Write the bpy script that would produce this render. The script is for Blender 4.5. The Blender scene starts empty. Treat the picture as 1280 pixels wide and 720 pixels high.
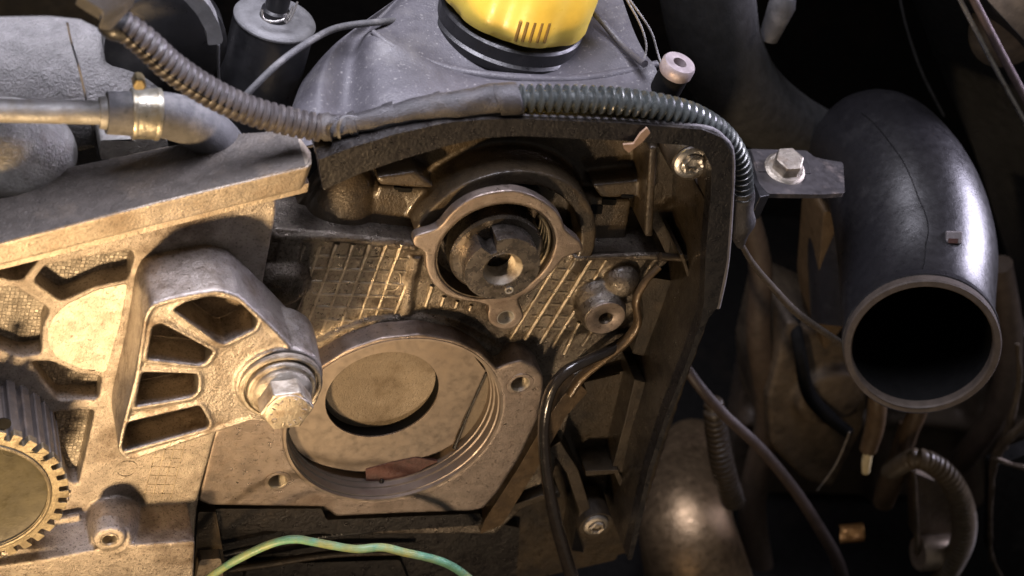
import bpy, bmesh, math, random
from mathutils import Vector, Matrix, Quaternion, noise
from mathutils.geometry import tessellate_polygon
random.seed(4)
SC = bpy.context.scene
COL = SC.collection
MM = 0.001
# ------------------------------------------------------------------ camera
# world: the engine's front face is the X-Z plane, its normal points to -Y; h = millimetres in front of that plane
R_ = Vector((0.927, -0.25, 0.28)).normalized()
U_ = Vector((-0.05, 0.63, 0.75)); U_ = (U_ - U_.dot(R_) * R_).normalized()
B_ = R_.cross(U_)
DIST = 900.0; PXMM = 0.35
CAM = B_ * DIST                                   # millimetres
cd = bpy.data.cameras.new('camera'); cam = bpy.data.objects.new('camera', cd); COL.objects.link(cam)
cam.matrix_world = Matrix.Translation(CAM * MM) @ Matrix((R_, U_, B_)).transposed().to_4x4()
cd.sensor_width = 36; cd.lens = 36 * DIST / (1280 * PXMM)
cd.clip_start = 0.01; cd.clip_end = 20
cd.dof.use_dof = True; cd.dof.focus_distance = 0.90; cd.dof.aperture_fstop = 11
SC.camera = cam
SC.view_settings.view_transform = 'Standard'; SC.view_settings.look = 'None'
SC.view_settings.exposure = 0; SC.view_settings.gamma = 1
SC.cycles.use_denoising = True
SC.cycles.max_bounces = 6

def ray(px, py):
    return (R_ * ((px - 640) * PXMM) - U_ * ((py - 360) * PXMM) - B_ * DIST).normalized()
def P(px, py, h=0.0):
    """point h mm in front of the engine's front plane that is seen at the photo's pixel (mm)"""
    d = ray(px, py); t = (-h - CAM.y) / d.y
    return CAM + d * t
def G(px, py, z):
    d = ray(px, py); t = (z - CAM.z) / d.z
    return CAM + d * t
def pr(p, r):
    """a length of r photo pixels at point p, in mm"""
    return r * PXMM * (CAM - p).dot(B_) / DIST

# ------------------------------------------------------------------ light
w = bpy.data.worlds.new('World'); SC.world = w; w.use_nodes = True
w.node_tree.nodes['Background'].inputs[0].default_value = (0.75, 0.68, 0.62, 1)
w.node_tree.nodes['Background'].inputs[1].default_value = 0.105
def lamp(name, kind, loc, target, power, color, **k):
    l = bpy.data.lights.new(name, kind); l.energy = power; l.color = color
    for a, v in k.items(): setattr(l, a, v)
    o = bpy.data.objects.new(name, l); COL.objects.link(o)
    o.location = loc * MM
    o.rotation_euler = ((target - loc).to_track_quat('-Z', 'Y')).to_euler()
    return o
lamp('overhead_daylight', 'AREA', Vector((-260, 10, 700)), Vector((-130, 20, 20)), 3.0, (0.88, 0.86, 1.0), shape='RECTANGLE', size=0.42, size_y=0.36, spread=math.radians(75))
lamp('side_daylight', 'AREA', Vector((800, 120, 420)), Vector((190, 20, 60)), 1.3, (0.82, 0.78, 1.0), shape='RECTANGLE', size=0.38, size_y=0.6, spread=math.radians(35))
lamp('warm_work_lamp', 'SPOT', P(60, 490, 0) + Vector((-70, -330, -90)), P(150, 388, 0), 15.5, (1.0, 0.67, 0.35), spot_size=math.radians(61), spot_blend=1.0, shadow_soft_size=0.022)
lamp('warm_fill_lamp', 'SPOT', P(560, 560, 0) + Vector((-60, -560, -260)), P(800, 510, 0), 7.5, (1.0, 0.73, 0.47), spot_size=math.radians(44), spot_blend=0.9, shadow_soft_size=0.03)

# ------------------------------------------------------------------ materials
MATS = {}
def M(name, col, met=0.0, rough=0.5, dirt=None, damt=0.5, dscale=0.06, grain=1.2, bump=0.15, speck=None, samt=0.4, sscale=0.9,
      scratch=0.0, coat=0.0, cells=0.0, spec=0.5, rvar=0.25, var=1.0):
    if name in MATS: return MATS[name]
    m = bpy.data.materials.new(name); m.use_nodes = True; MATS[name] = m
    nt = m.node_tree; N = nt.nodes; L = nt.links
    b = N['Principled BSDF']
    b.inputs['Metallic'].default_value = met
    b.inputs['Specular IOR Level'].default_value = spec
    if coat: b.inputs['Coat Weight'].default_value = coat; b.inputs['Coat Roughness'].default_value = 0.12
    geo = N.new('ShaderNodeNewGeometry')
    sc = N.new('ShaderNodeVectorMath'); sc.operation = 'SCALE'; sc.inputs[3].default_value = 1000
    L.new(geo.outputs['Position'], sc.inputs[0]); pos = sc.outputs[0]
    def nz(scale, detail=4, rough_=0.6, vec=pos):
        n = N.new('ShaderNodeTexNoise'); n.inputs['Scale'].default_value = scale; n.inputs['Detail'].default_value = detail
        n.inputs['Roughness'].default_value = rough_; L.new(vec, n.inputs['Vector']); return n.outputs['Fac']
    def ramp(src, a, b_):
        r = N.new('ShaderNodeMapRange'); r.inputs[1].default_value = a; r.inputs[2].default_value = b_; L.new(src, r.inputs[0]); return r.outputs[0]
    def mul(src, k):
        r = N.new('ShaderNodeMath'); r.operation = 'MULTIPLY'; r.inputs[1].default_value = k; L.new(src, r.inputs[0]); return r.outputs[0]
    def add(s1, s2):
        r = N.new('ShaderNodeMath'); r.operation = 'ADD'; L.new(s1, r.inputs[0]); L.new(s2, r.inputs[1]); return r.outputs[0]
    def mix(c1, c2, fac):
        x = N.new('ShaderNodeMix'); x.data_type = 'RGBA'; L.new(fac, x.inputs[0])
        if isinstance(c1, tuple): x.inputs[6].default_value = (*c1, 1)
        else: L.new(c1, x.inputs[6])
        if isinstance(c2, tuple): x.inputs[7].default_value = (*c2, 1)
        else: L.new(c2, x.inputs[7])
        return x.outputs[2]
    cur = mix(tuple(c * (1 - 0.2 * var) for c in col), tuple(min(1, c * (1 + 0.18 * var)) for c in col), ramp(nz(0.16, 5), 0.35, 0.65))
    rf = add(mul(ramp(nz(0.25, 5), 0.3, 0.7), rvar), mul(ramp(nz(2.2, 2), 0.3, 0.7), 0.06))
    if dirt:
        f = ramp(nz(dscale, 7, 0.68), 0.62 - 0.22 * damt, 0.74 - 0.12 * damt)
        f = mul(f, 0.85); cur = mix(cur, dirt, f); rf = add(rf, mul(f, 0.12))
    if speck:
        f = mul(ramp(nz(sscale, 3, 0.7), 0.60 - 0.1 * samt, 0.66 - 0.1 * samt), min(1, 0.5 + samt * 0.5))
        cur = mix(cur, speck, f)
    r2 = N.new('ShaderNodeMath'); r2.operation = 'ADD'; r2.use_clamp = True; r2.inputs[1].default_value = max(0.02, rough - rvar * 0.5); L.new(rf, r2.inputs[0])
    L.new(r2.outputs[0], b.inputs['Roughness'])
    hgt = mul(nz(grain, 4, 0.65), 1.0)
    hgt = add(hgt, mul(nz(0.12, 3), 1.2))
    if scratch:
        st = N.new('ShaderNodeVectorMath'); st.operation = 'MULTIPLY'; st.inputs[1].default_value = (0.12, 1, 2.6); L.new(pos, st.inputs[0])
        s = nz(0.9, 5, 0.7, st.outputs[0]); hgt = add(hgt, mul(s, scratch)); cur = mix(cur, tuple(c * 0.55 for c in col), mul(ramp(s, 0.6, 0.75), 0.4))
    if cells:
        v = N.new('ShaderNodeTexVoronoi'); v.feature = 'DISTANCE_TO_EDGE'; v.inputs['Scale'].default_value = cells; v.inputs['Randomness'].default_value = 0.35
        L.new(pos, v.inputs['Vector']); e = ramp(v.outputs['Distance'], 0.0, 0.22); hgt = add(hgt, mul(e, 3.0))
        inv = ramp(v.outputs['Distance'], 0.10, 0.0); cur = mix(cur, tuple(c * 0.3 for c in col), mul(inv, 0.7))
    L.new(cur, b.inputs['Base Color'])
    if bump:
        bp = N.new('ShaderNodeBump'); bp.inputs['Strength'].default_value = 1.0; bp.inputs['Distance'].default_value = bump * MM
        L.new(hgt, bp.inputs['Height']); L.new(bp.outputs[0], b.inputs['Normal'])
    return m
OIL = (0.035, 0.024, 0.014)
cast = M('cast_aluminium', (0.37, 0.33, 0.29), 0.75, 0.40, dirt=(0.11, 0.08, 0.057), damt=0.62, dscale=0.035, grain=1.3, bump=0.55, speck=(0.06, 0.045, 0.035), samt=0.34, sscale=0.9)
cast_pale = M('cast_aluminium_pale', (0.46, 0.42, 0.36), 0.6, 0.42, dirt=(0.25, 0.19, 0.13), damt=0.45, dscale=0.03, grain=1.4, bump=0.3, speck=(0.12, 0.08, 0.05), samt=0.12, sscale=0.6)
cast_cells = M('cast_aluminium_dimpled', (0.38, 0.35, 0.31), 0.4, 0.55, dirt=(0.08, 0.06, 0.045), damt=0.5, grain=1.3, bump=0.22, cells=0.55)
cast_bracket = M('bracket_casting', (0.34, 0.31, 0.28), 0.85, 0.36, dirt=(0.11, 0.08, 0.055), damt=0.55, dscale=0.07, grain=1.2, bump=0.36, speck=(0.07, 0.05, 0.035), samt=0.36, sscale=1.1, var=0.6)
cast_pocket = M('pocket_casting', (0.26, 0.21, 0.155), 0.4, 0.5, dirt=(0.06, 0.045, 0.03), damt=0.6, grain=1.1, bump=0.7, speck=(0.04, 0.03, 0.02), samt=0.4, sscale=0.9)  # window floors: darker and browner than the bracket casting
machined = M('machined_aluminium', (0.30, 0.25, 0.215), 0.85, 0.35, dirt=(0.12, 0.088, 0.068), damt=0.6, dscale=0.025, grain=1.5, bump=0.12, speck=(0.08, 0.055, 0.04), samt=0.08, sscale=0.5, scratch=1.4, var=0.7)
oily_cast = M('oily_casting', (0.20, 0.175, 0.145), 0.82, 0.30, dirt=(0.035, 0.025, 0.017), damt=0.75, dscale=0.05, grain=1.1, bump=0.5, speck=OIL, samt=0.4, sscale=0.8, coat=0.25)
rib_metal = M('rib_casting', (0.36, 0.315, 0.25), 0.82, 0.32, dirt=(0.10, 0.075, 0.05), damt=0.55, dscale=0.15, grain=1.0, bump=0.45)
plate_metal = M('ground_steel_plate', (0.30, 0.25, 0.205), 0.7, 0.40, dirt=(0.24, 0.195, 0.155), damt=0.4, dscale=0.02, grain=1.6, bump=0.04, scratch=0.25, var=0.4)
sand_metal = M('grainy_cavity', (0.21, 0.175, 0.135), 0.45, 0.48, dirt=(0.11, 0.085, 0.06), damt=0.5, dscale=0.04, grain=1.6, bump=0.25, speck=(0.06, 0.045, 0.03), samt=0.15, sscale=1.1, var=0.5)
steel = M('bolt_steel', (0.40, 0.36, 0.30), 0.85, 0.38, dirt=(0.16, 0.115, 0.075), damt=0.6, dscale=0.14, grain=1.5, bump=0.25)
bright_steel = M('bright_steel', (0.62, 0.60, 0.57), 0.9, 0.3, dirt=(0.25, 0.2, 0.15), damt=0.3, dscale=0.15, grain=1.2, bump=0.1)
dark_steel = M('oiled_steel', (0.16, 0.13, 0.10), 0.8, 0.30, dirt=OIL, damt=0.5, dscale=0.08, grain=1.0, bump=0.1)
shaft_steel = M('camshaft_steel', (0.17, 0.15, 0.13), 0.88, 0.25, dirt=(0.03, 0.023, 0.016), damt=0.45, dscale=0.09, grain=1.0, bump=0.15)
gold_rim = M('sprocket_sintered_metal', (0.22, 0.19, 0.135), 0.75, 0.42, dirt=(0.09, 0.07, 0.045), damt=0.5, dscale=0.1, grain=1.2, bump=0.3)
olive_disc = M('sprocket_disc', (0.034, 0.030, 0.017), 0.1, 0.45, dirt=(0.018, 0.015, 0.01), damt=0.5, dscale=0.03, grain=1.0, bump=0.08, spec=0.3)
beltrub = M('belt_rubber', (0.075, 0.066, 0.062), 0.1, 0.42, dirt=(0.14, 0.11, 0.09), damt=0.4, dscale=0.1, grain=1.2, bump=0.15)
rail_mat = M('rail_casting', (0.38, 0.33, 0.27), 0.6, 0.45, dirt=(0.18, 0.13, 0.085), damt=0.5, dscale=0.04, grain=1.0, bump=0.35, speck=(0.10, 0.08, 0.06), samt=0.2, sscale=0.7)
rail_top = M('rail_top_paint', (0.085, 0.075, 0.066), 0.25, 0.5, dirt=(0.15, 0.125, 0.10), damt=0.5, dscale=0.05, grain=0.8, bump=0.7, speck=(0.22, 0.20, 0.18), samt=0.0, sscale=0.9)
manif = M('textured_grey_plastic', (0.20, 0.195, 0.19), 0.35, 0.38, dirt=(0.14, 0.13, 0.12), damt=0.5, dscale=0.04, grain=0.85, bump=1.0)
lobe_mat = M('pale_casting', (0.33, 0.325, 0.31), 0.35, 0.45, dirt=(0.24, 0.22, 0.20), damt=0.4, dscale=0.06, grain=0.8, bump=0.7)
pipe_al = M('dull_aluminium_pipe', (0.27, 0.265, 0.25), 0.4, 0.46, dirt=(0.2, 0.18, 0.15), damt=0.5, dscale=0.1, grain=0.9, bump=0.25)
hose_grey = M('dusty_rubber_hose', (0.085, 0.085, 0.088), 0.0, 0.6, dirt=(0.17, 0.165, 0.16), damt=0.5, dscale=0.08, grain=1.2, bump=0.2)
clamp_mat = M('zinc_clamp', (0.42, 0.40, 0.33), 0.8, 0.34, dirt=(0.28, 0.22, 0.12), damt=0.5, dscale=0.15, grain=1.0, bump=0.12)
conduit = M('dusty_conduit_plastic', (0.055, 0.049, 0.048), 0.0, 0.36, dirt=(0.10, 0.086, 0.075), damt=0.4, dscale=0.12, grain=1.0, bump=0.12)
conduit_dark = M('dark_conduit_plastic', (0.045, 0.051, 0.05), 0.0, 0.22, dirt=(0.10, 0.11, 0.105), damt=0.35, dscale=0.2, grain=1.0, bump=0.05, spec=1.0)
tape = M('cloth_tape', (0.036, 0.034, 0.036), 0.0, 0.36, dirt=(0.085, 0.078, 0.074), damt=0.45, dscale=0.06, grain=1.4, bump=0.45)
cover_grey = M('grey_cover_plastic', (0.072, 0.069, 0.077), 0.0, 0.46, dirt=(0.12, 0.115, 0.115), damt=0.45, dscale=0.03, grain=1.0, bump=0.22, speck=(0.30, 0.29, 0.28), samt=-0.12, sscale=0.6, var=0.6)
black_pl = M('black_plastic', (0.012, 0.012, 0.013), 0.0, 0.36, dirt=(0.035, 0.033, 0.032), damt=0.35, dscale=0.06, grain=1.0, bump=0.1)
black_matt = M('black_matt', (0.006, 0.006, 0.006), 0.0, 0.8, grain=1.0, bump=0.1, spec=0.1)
oily_pl = M('oily_black_plastic', (0.058, 0.043, 0.026), 0.2, 0.32, dirt=(0.012, 0.009, 0.007), damt=0.75, dscale=0.035, grain=0.9, bump=0.35, coat=0.35, speck=(0.13, 0.10, 0.06), samt=-0.08, sscale=0.7)
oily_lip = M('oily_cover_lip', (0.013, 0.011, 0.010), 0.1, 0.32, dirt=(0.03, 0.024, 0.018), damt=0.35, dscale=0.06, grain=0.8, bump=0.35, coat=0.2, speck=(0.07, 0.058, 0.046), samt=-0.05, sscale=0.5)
yellow = M('yellow_cap_plastic', (0.85, 0.62, 0.09), 0.0, 0.34, grain=1.0, bump=0.03, var=0.2)
duct = M('duct_rubber', (0.013, 0.0125, 0.014), 0.0, 0.30, dirt=(0.024, 0.023, 0.024), damt=0.3, dscale=0.03, grain=0.5, bump=0.10, spec=0.8, rvar=0.12, var=0.5)
duct_rim = M('duct_rim_rubber', (0.060, 0.047, 0.037), 0.0, 0.65, grain=1.0, bump=0.15, spec=0.3)
oil_hose = M('glossy_oiled_rubber', (0.025, 0.02, 0.016), 0.1, 0.16, coat=0.6, grain=0.7, bump=0.08)
gasket = M('bronze_gasket', (0.13, 0.088, 0.048), 0.45, 0.33, dirt=(0.05, 0.033, 0.02), damt=0.5, dscale=0.1, grain=1.0, bump=0.2, coat=0.3)
red_seal = M('red_seal', (0.085, 0.035, 0.027), 0.0, 0.45, dirt=(0.04, 0.022, 0.017), damt=0.6, dscale=0.12, grain=1.0, bump=0.4)
wire_green = M('green_wire_sheath', (0.15, 0.34, 0.22), 0.0, 0.30, dirt=(0.40, 0.38, 0.12), damt=0.8, dscale=0.05, grain=1.2, bump=0.15)
exhaust = M('dull_heat_shield', (0.38, 0.265, 0.155), 0.85, 0.36, dirt=(0.12, 0.08, 0.045), damt=0.6, dscale=0.03, grain=0.8, bump=0.3, speck=(0.04, 0.03, 0.02), samt=0.05, sscale=0.3)
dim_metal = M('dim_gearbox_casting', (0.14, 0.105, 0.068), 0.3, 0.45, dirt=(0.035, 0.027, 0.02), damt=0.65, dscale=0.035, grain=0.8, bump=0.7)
copper = M('copper_coil', (0.55, 0.30, 0.10), 0.7, 0.35, bump=0.05)
paintgrey = M('painted_panel', (0.035, 0.036, 0.036), 0.0, 0.35, dirt=(0.05, 0.05, 0.05), damt=0.4, dscale=0.02, grain=0.5, bump=0.05)
beige = M('beige_fabric_liner', (0.25, 0.19, 0.13), 0.0, 0.7, dirt=(0.16, 0.12, 0.08), damt=0.4, dscale=0.03, grain=0.6, bump=0.3)
ivory = M('ivory_plastic', (0.62, 0.52, 0.30), 0.0, 0.4)
floor_m = M('bay_floor_grime', (0.006, 0.0055, 0.005), 0.0, 0.8, dirt=(0.012, 0.009, 0.007), damt=0.4, dscale=0.02, grain=0.3, bump=0.5, spec=0.1)

# ------------------------------------------------------------------ mesh helpers (mm in, metres out)
class MB:
    def __init__(s): s.v = []; s.f = []
    def add(s, v, f):
        o = len(s.v); s.v += [Vector(x) for x in v]; s.f += [tuple(i + o for i in q) for q in f]; return s
def catmull(pts, n=8, closed=False):
    out = []; k = len(pts)
    rng = range(k if closed else k - 1)
    for i in rng:
        g = lambda j: pts[j % k] if closed else pts[max(0, min(k - 1, j))]
        p0, p1, p2, p3 = g(i - 1), g(i), g(i + 1), g(i + 2)
        for j in range(n):
            t = j / n
            out.append(tuple(0.5 * (2 * b + (c - a) * t + (2 * a - 5 * b + 4 * c - d) * t * t + (3 * b - a - 3 * c + d) * t ** 3) for a, b, c, d in zip(p0, p1, p2, p3)))
    if not closed: out.append(tuple(pts[-1]))
    return out
def rnd(pts, r, n=4):
    """rounds the corners of a pixel polygon by r pixels"""
    if r <= 0: return list(pts)
    out = []; k = len(pts)
    for i in range(k):
        a = Vector(pts[i - 1]); b = Vector(pts[i]); c = Vector(pts[(i + 1) % k])
        da = (a - b); dc = (c - b); ra = min(r, da.length * 0.48); rc = min(r, dc.length * 0.48)
        p = b + da.normalized() * ra; q = b + dc.normalized() * rc
        for j in range(n + 1):
            t = j / n; out.append(tuple(p * (1 - t) ** 2 + b * 2 * t * (1 - t) + q * t * t))
    return out
def O(pts, h, r=0, smooth=0):
    if smooth: pts = catmull(pts, smooth, True)
    else: pts = rnd(pts, r)
    return [P(x, y, h) for x, y in pts]
def circ(px, py, h, r, n=64, a0=0, a1=360):
    c = P(px, py, h); full = abs(a1 - a0) >= 360
    m = n if full else n + 1
    return [c + Vector((math.cos(a), 0, math.sin(a))) * r for a in (math.radians(a0 + (a1 - a0) * i / n) for i in range(m))]
def prism(loop, vec, holes=(), mb=None):
    """closed solid: a polygon (with holes) swept along vec"""
    mb = mb or MB(); loops = [loop] + list(holes)
    tris = tessellate_polygon([[Vector(p) for p in l] for l in loops])
    flat = [Vector(p) for l in loops for p in l]; n = len(flat); vec = Vector(vec)
    nrm = Vector((0, 0, 0))
    for i in range(len(loop)): nrm += Vector(loop[i]).cross(Vector(loop[(i + 1) % len(loop)]))
    v = flat + [p + vec for p in flat]; f = []
    for t in tris:
        f.append(tuple(t)); f.append(tuple(i + n for i in reversed(t)))
    o = 0
    for l in loops:
        k = len(l)
        for i in range(k):
            j = (i + 1) % k; f.append((o + i, o + j, o + j + n, o + i + n))
        o += k
    return mb.add(v, f)
def slab(loop, depth, holes=(), mb=None):
    return prism(loop, (0, depth, 0), holes, mb)
def lathe(c, axis, prof, n=48, mb=None, ang0=0.0, ang1=None, fn=None):
    """prof: (radius, offset along axis) in mm"""
    mb = mb or MB(); axis = Vector(axis).normalized()
    x = axis.orthogonal().normalized()
    if abs(axis.y) > 0.9: x = (Vector((1, 0, 0)) - axis * axis.x).normalized()
    y = axis.cross(x); v = []; f = []
    for r, t in prof:
        for i in range(n):
            a = 2 * math.pi * i / n; rr = r * (fn(a, t) if fn else 1)
            v.append(c + axis * t + (x * math.cos(a) + y * math.sin(a)) * rr)
    for k in range(len(prof) - 1):
        for i in range(n):
            j = (i + 1) % n; f.append((k * n + i, k * n + j, (k + 1) * n + j, (k + 1) * n + i))
    if prof[0][0] > 1e-6 and prof[0] != prof[-1]: f.append(tuple(reversed(range(n))))
    if prof[-1][0] > 1e-6 and prof[0] != prof[-1]: f.append(tuple((len(prof) - 1) * n + i for i in range(n)))
    return mb.add(v, f)
def tube(pts, n=20, mb=None, pitch=0, amp=0.0, seg=10, cap=True, mmr=False, sq=1.0, world=False, wob=0.0):
    """pts: (px, py, h, radius in pixels) in a smooth run; pitch/amp (mm) corrugate it"""
    mb = mb or MB()
    ctl = []
    for q in pts:
        p = Vector(q[:3]) if world else P(q[0], q[1], q[2])
        ctl.append((*p, q[3] if (mmr or world) else pr(p, q[3])))
    c = catmull(ctl, seg)
    # resample evenly
    L = [0.0]
    for a, b in zip(c, c[1:]): L.append(L[-1] + (Vector(b[:3]) - Vector(a[:3])).length)
    step = pitch / 12 if pitch else max(0.8, L[-1] / max(12, len(c)))
    m = max(2, int(L[-1] / step)); res = []; k = 0
    for i in range(m + 1):
        s = L[-1] * i / m
        while k < len(L) - 2 and L[k + 1] < s: k += 1
        t = (s - L[k]) / max(1e-9, L[k + 1] - L[k]); res.append((tuple(a + (b - a) * t for a, b in zip(c[k], c[k + 1])), s))
    v = []; f = []; nrm = None
    for i, (q, s) in enumerate(res):
        p = Vector(q[:3]); a = Vector(res[max(0, i - 1)][0][:3]); b = Vector(res[min(m, i + 1)][0][:3]); t = (b - a).normalized()
        if nrm is None: nrm = (Vector((0, 0, 1)) - t * t.z); nrm = nrm.normalized() if nrm.length > 0.2 else t.orthogonal().normalized()
        nrm = (nrm - t * nrm.dot(t)).normalized(); bi = t.cross(nrm); r = q[3]
        if pitch:
            ph = (s / pitch) % 1.0
            g = 0.5 - 0.5 * math.cos(2 * math.pi * ph); r = r - amp * (1 - (min(1, max(0, (g - 0.42) * 2.4)) if amp > 1.6 else min(1, g * 1.7)))
        for j in range(n):
            an = 2 * math.pi * j / n
            rr = r
            if wob: rr = r * (1 + wob * noise.noise(Vector((s * 0.10, math.cos(an) * 0.8, math.sin(an) * 0.8))))
            v.append(p + nrm * (math.cos(an) * rr * sq) + bi * (math.sin(an) * rr))
    for i in range(m):
        for j in range(n):
            jj = (j + 1) % n; f.append((i * n + j, i * n + jj, (i + 1) * n + jj, (i + 1) * n + j))
    if cap: f.append(tuple(reversed(range(n)))); f.append(tuple(m * n + j for j in range(n)))
    return mb.add(v, f)
def ball(c, rad, mb=None, n=20):
    mb = mb or MB(); v = []; f = []
    rx, ry, rz = rad if isinstance(rad, (tuple, list)) else (rad,) * 3
    for i in range(n + 1):
        th = math.pi * i / n
        for j in range(n * 2):
            a = math.pi * j / n; v.append(c + Vector((rx * math.sin(th) * math.cos(a), ry * math.sin(th) * math.sin(a), rz * math.cos(th))))
    m = n * 2
    for i in range(n):
        for j in range(m): f.append((i * m + j, i * m + (j + 1) % m, (i + 1) * m + (j + 1) % m, (i + 1) * m + j))
    return mb.add(v, f)
def patch(rows, down, nu=10, nv=10, mb=None):
    """smooth surface through rows of (px,py,h), closed by a body that reaches down"""
    mb = mb or MB()
    rows = [[tuple(P(*q)) for q in r] for r in rows]
    rr = [catmull(r, nu) for r in rows]; cols = [catmull([r[i] for r in rr], nv) for i in range(len(rr[0]))]
    nx = len(cols); ny = len(cols[0]); v = [Vector(cols[i][j]) for i in range(nx) for j in range(ny)]
    f = [(i * ny + j, (i + 1) * ny + j, (i + 1) * ny + j + 1, i * ny + j + 1) for i in range(nx - 1) for j in range(ny - 1)]
    k = len(v); dn = Vector(down); v += [p + dn for p in v]
    f += [tuple(reversed([x + k for x in q])) for q in f]
    bd = [i * ny for i in range(nx)] + [(nx - 1) * ny + j for j in range(1, ny)] + [i * ny + ny - 1 for i in range(nx - 2, -1, -1)] + [j for j in range(ny - 2, 0, -1)]
    for a, b in zip(bd, bd[1:] + bd[:1]): f.append((a, a + k, b + k, b))
    return mb.add(v, f)

class Thing:
    def __init__(s, name, label, cat, at=None, group=None, kind=None):
        s.o = bpy.data.objects.new(name, None); COL.objects.link(s.o); s.o.empty_display_size = 0.01
        if at is not None: s.o.location = Vector(at) * MM
        if kind: s.o['kind'] = kind; 
        else:
            s.o['label'] = label; s.o['category'] = cat
        if kind and label: s.o['label'] = label
        if group: s.o['group'] = group
def mk(name, mb, m, parent=None, remesh=0, sm=4, bevel=0, flat=False, label=None, tag=None, group=None, ang=35, kind=None):
    me = bpy.data.meshes.new(name)
    lo = Vector((min(v[i] for v in mb.v) for i in range(3))); hi = Vector((max(v[i] for v in mb.v) for i in range(3))); c = (lo + hi) / 2
    me.from_pydata([tuple((v - c) * MM) for v in mb.v], [], mb.f)
    bm = bmesh.new(); bm.from_mesh(me); bmesh.ops.remove_doubles(bm, verts=bm.verts, dist=1e-7)
    bmesh.ops.recalc_face_normals(bm, faces=bm.faces)
    if not flat and not remesh:
        lim = math.radians(ang)
        for f in bm.faces: f.smooth = True
        for e in bm.edges:
            if len(e.link_faces) == 2 and e.calc_face_angle(0) > lim: e.smooth = False
    bm.to_mesh(me); bm.free()
    o = bpy.data.objects.new(name, me); COL.objects.link(o); o.location = c * MM
    me.materials.append(m)
    if remesh:
        r = o.modifiers.new('r', 'REMESH'); r.mode = 'VOXEL'; r.voxel_size = remesh * MM; r.use_smooth_shade = True
        if sm: s_ = o.modifiers.new('s', 'SMOOTH'); s_.factor = 0.5; s_.iterations = sm
        BAKE.append(o)
    elif bevel:
        b = o.modifiers.new('b', 'BEVEL'); b.width = bevel * MM; b.segments = 2; b.limit_method = 'ANGLE'; b.angle_limit = math.radians(40); b.harden_normals = True
        BAKE.append(o)
    if parent is not None:
        po = parent.o if isinstance(parent, Thing) else parent
        o.parent = po; o.matrix_parent_inverse = Matrix.Translation(-(wloc(po)))
    if label: o['label'] = label
    if tag: o['category'] = tag
    if group: o['group'] = group
    if kind: o['kind'] = kind
    return o
def wloc(o):
    return o.location.copy()          # every parent is placed in world coordinates (see mk)
BAKE = []
def copy_part(o, parent, delta):
    c = o.copy(); COL.objects.link(c); c.location = o.location + delta * MM; return c
NV = Vector((0, -1, 0))

def threaded_hole(parent, px, py, h, r, depth=8, m=steel):
    c = P(px, py, h); prof = [(r, 0)]; t = 0.3; k = 0
    while t < depth:
        prof += [(r * 0.86, -t - 0.35), (r * 0.98, -t - 0.7)]; t += 0.9
    prof += [(r * 0.85, -depth), (0.01, -depth - 1)]
    return mk('threaded_hole', lathe(c, NV, [(0.01, -depth - 1.6), (r + 0.35, -depth - 1.5), (r + 0.35, 0)] + prof, 28), m, parent)

# ================================================================== SETTING
def struct(name, mb, m, **k): return mk(name, mb, m, kind='structure', **k)
fl = MB(); prism([Vector((-900, -200, -330)), Vector((900, -200, -330)), Vector((900, 900, -330)), Vector((-900, 900, -330))], (0, 0, -10), mb=fl)
struct('bay_floor', fl, floor_m, flat=True)
bw = MB(); prism([Vector((-900, 520, -330)), Vector((900, 520, -330)), Vector((900, 520, 500)), Vector((-900, 520, 500))], (0, 10, 0), mb=bw)
struct('bay_rear_wall', bw, floor_m, flat=True)

# ================================================================== LEFT TIMING CASTING
t = Thing('timing_side_casting', 'bright gold-lit cast aluminium housing with dimpled pockets, left of the wide round opening', 'engine casting', P(100, 600, 0))
H1 = 10
outl = O([(-60, 345), (0, 329), (345, 243), (345, 268), (329, 352), (329, 372), (300, 470), (268, 547), (246, 628), (240, 735), (-60, 735)], H1, 2)
holes = [O(p, H1, 5) for p in (
    [(56, 333), (112, 322), (164, 313), (168, 322), (160, 350), (120, 358), (77, 377), (42, 352)],
    [(-30, 362), (18, 359), (63, 388), (53, 410), (52, 443), (25, 447), (-30, 425)],
    [(-30, 345), (52, 322), (27, 352), (-10, 346)],
    [(38, 452), (64, 452), (98, 468), (128, 472), (123, 500), (72, 500), (55, 480)],
    [(66, 516), (119, 513), (98, 606), (86, 602), (78, 580), (60, 540)])]
mb = slab(outl, 14, holes)
for a, b, r in (((60, 652), (100, 645), 4), ((66, 630), (86, 622), 4)):
    tube([(a[0], a[1], 14, r), ((a[0] + b[0]) / 2, (a[1] + b[1]) / 2, 14, r), (b[0], b[1], 14, r)], mb=mb, n=10)
# lower step that stands forward, with its round boss
slab(O([(-60, 722), (0, 708), (60, 699), (112, 689), (165, 682), (244, 677), (240, 760), (-60, 760)], 34, 3), 30, mb=mb)
tube([(143, 636, 4, 36), (143, 645, 11, 35), (141, 660, 22, 31), (138, 672, 31, 25)], mb=mb, n=40, sq=0.9)
lathe(P(137, 675, 35), NV, [(0.01, -9), (7.2, -9), (7.0, -1), (6.4, 0), (3.7, 0.0), (3.7, -7), (0.01, -7)], 40, mb=mb)
slab(O([(-60, 700), (0, 690), (60, 684), (112, 678), (120, 690), (120, 720), (-60, 740)], 28, 3), 24, mb=mb)
mk('housing_body', mb, cast, t, remesh=0.75, sm=4)
# dimpled floors of the pockets
mb = slab(O([(-70, 352), (0, 332), (340, 250), (320, 352), (262, 540), (235, 700), (-70, 700)], 0.5, 0), 12)
mk('pocket_floor', mb, cast_cells, t)
threaded_hole(t, 137, 675, 35.3, 3.3, 5)
# paler, smoother face between the pockets
mk('pale_face', slab(O([(84, 380), (122, 362), (160, 354), (150, 405), (132, 466), (104, 462), (72, 448), (60, 430), (60, 412), (70, 392)], H1 + 0.35, 6), 1.0), cast_pale, t, bevel=0.2)
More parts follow.
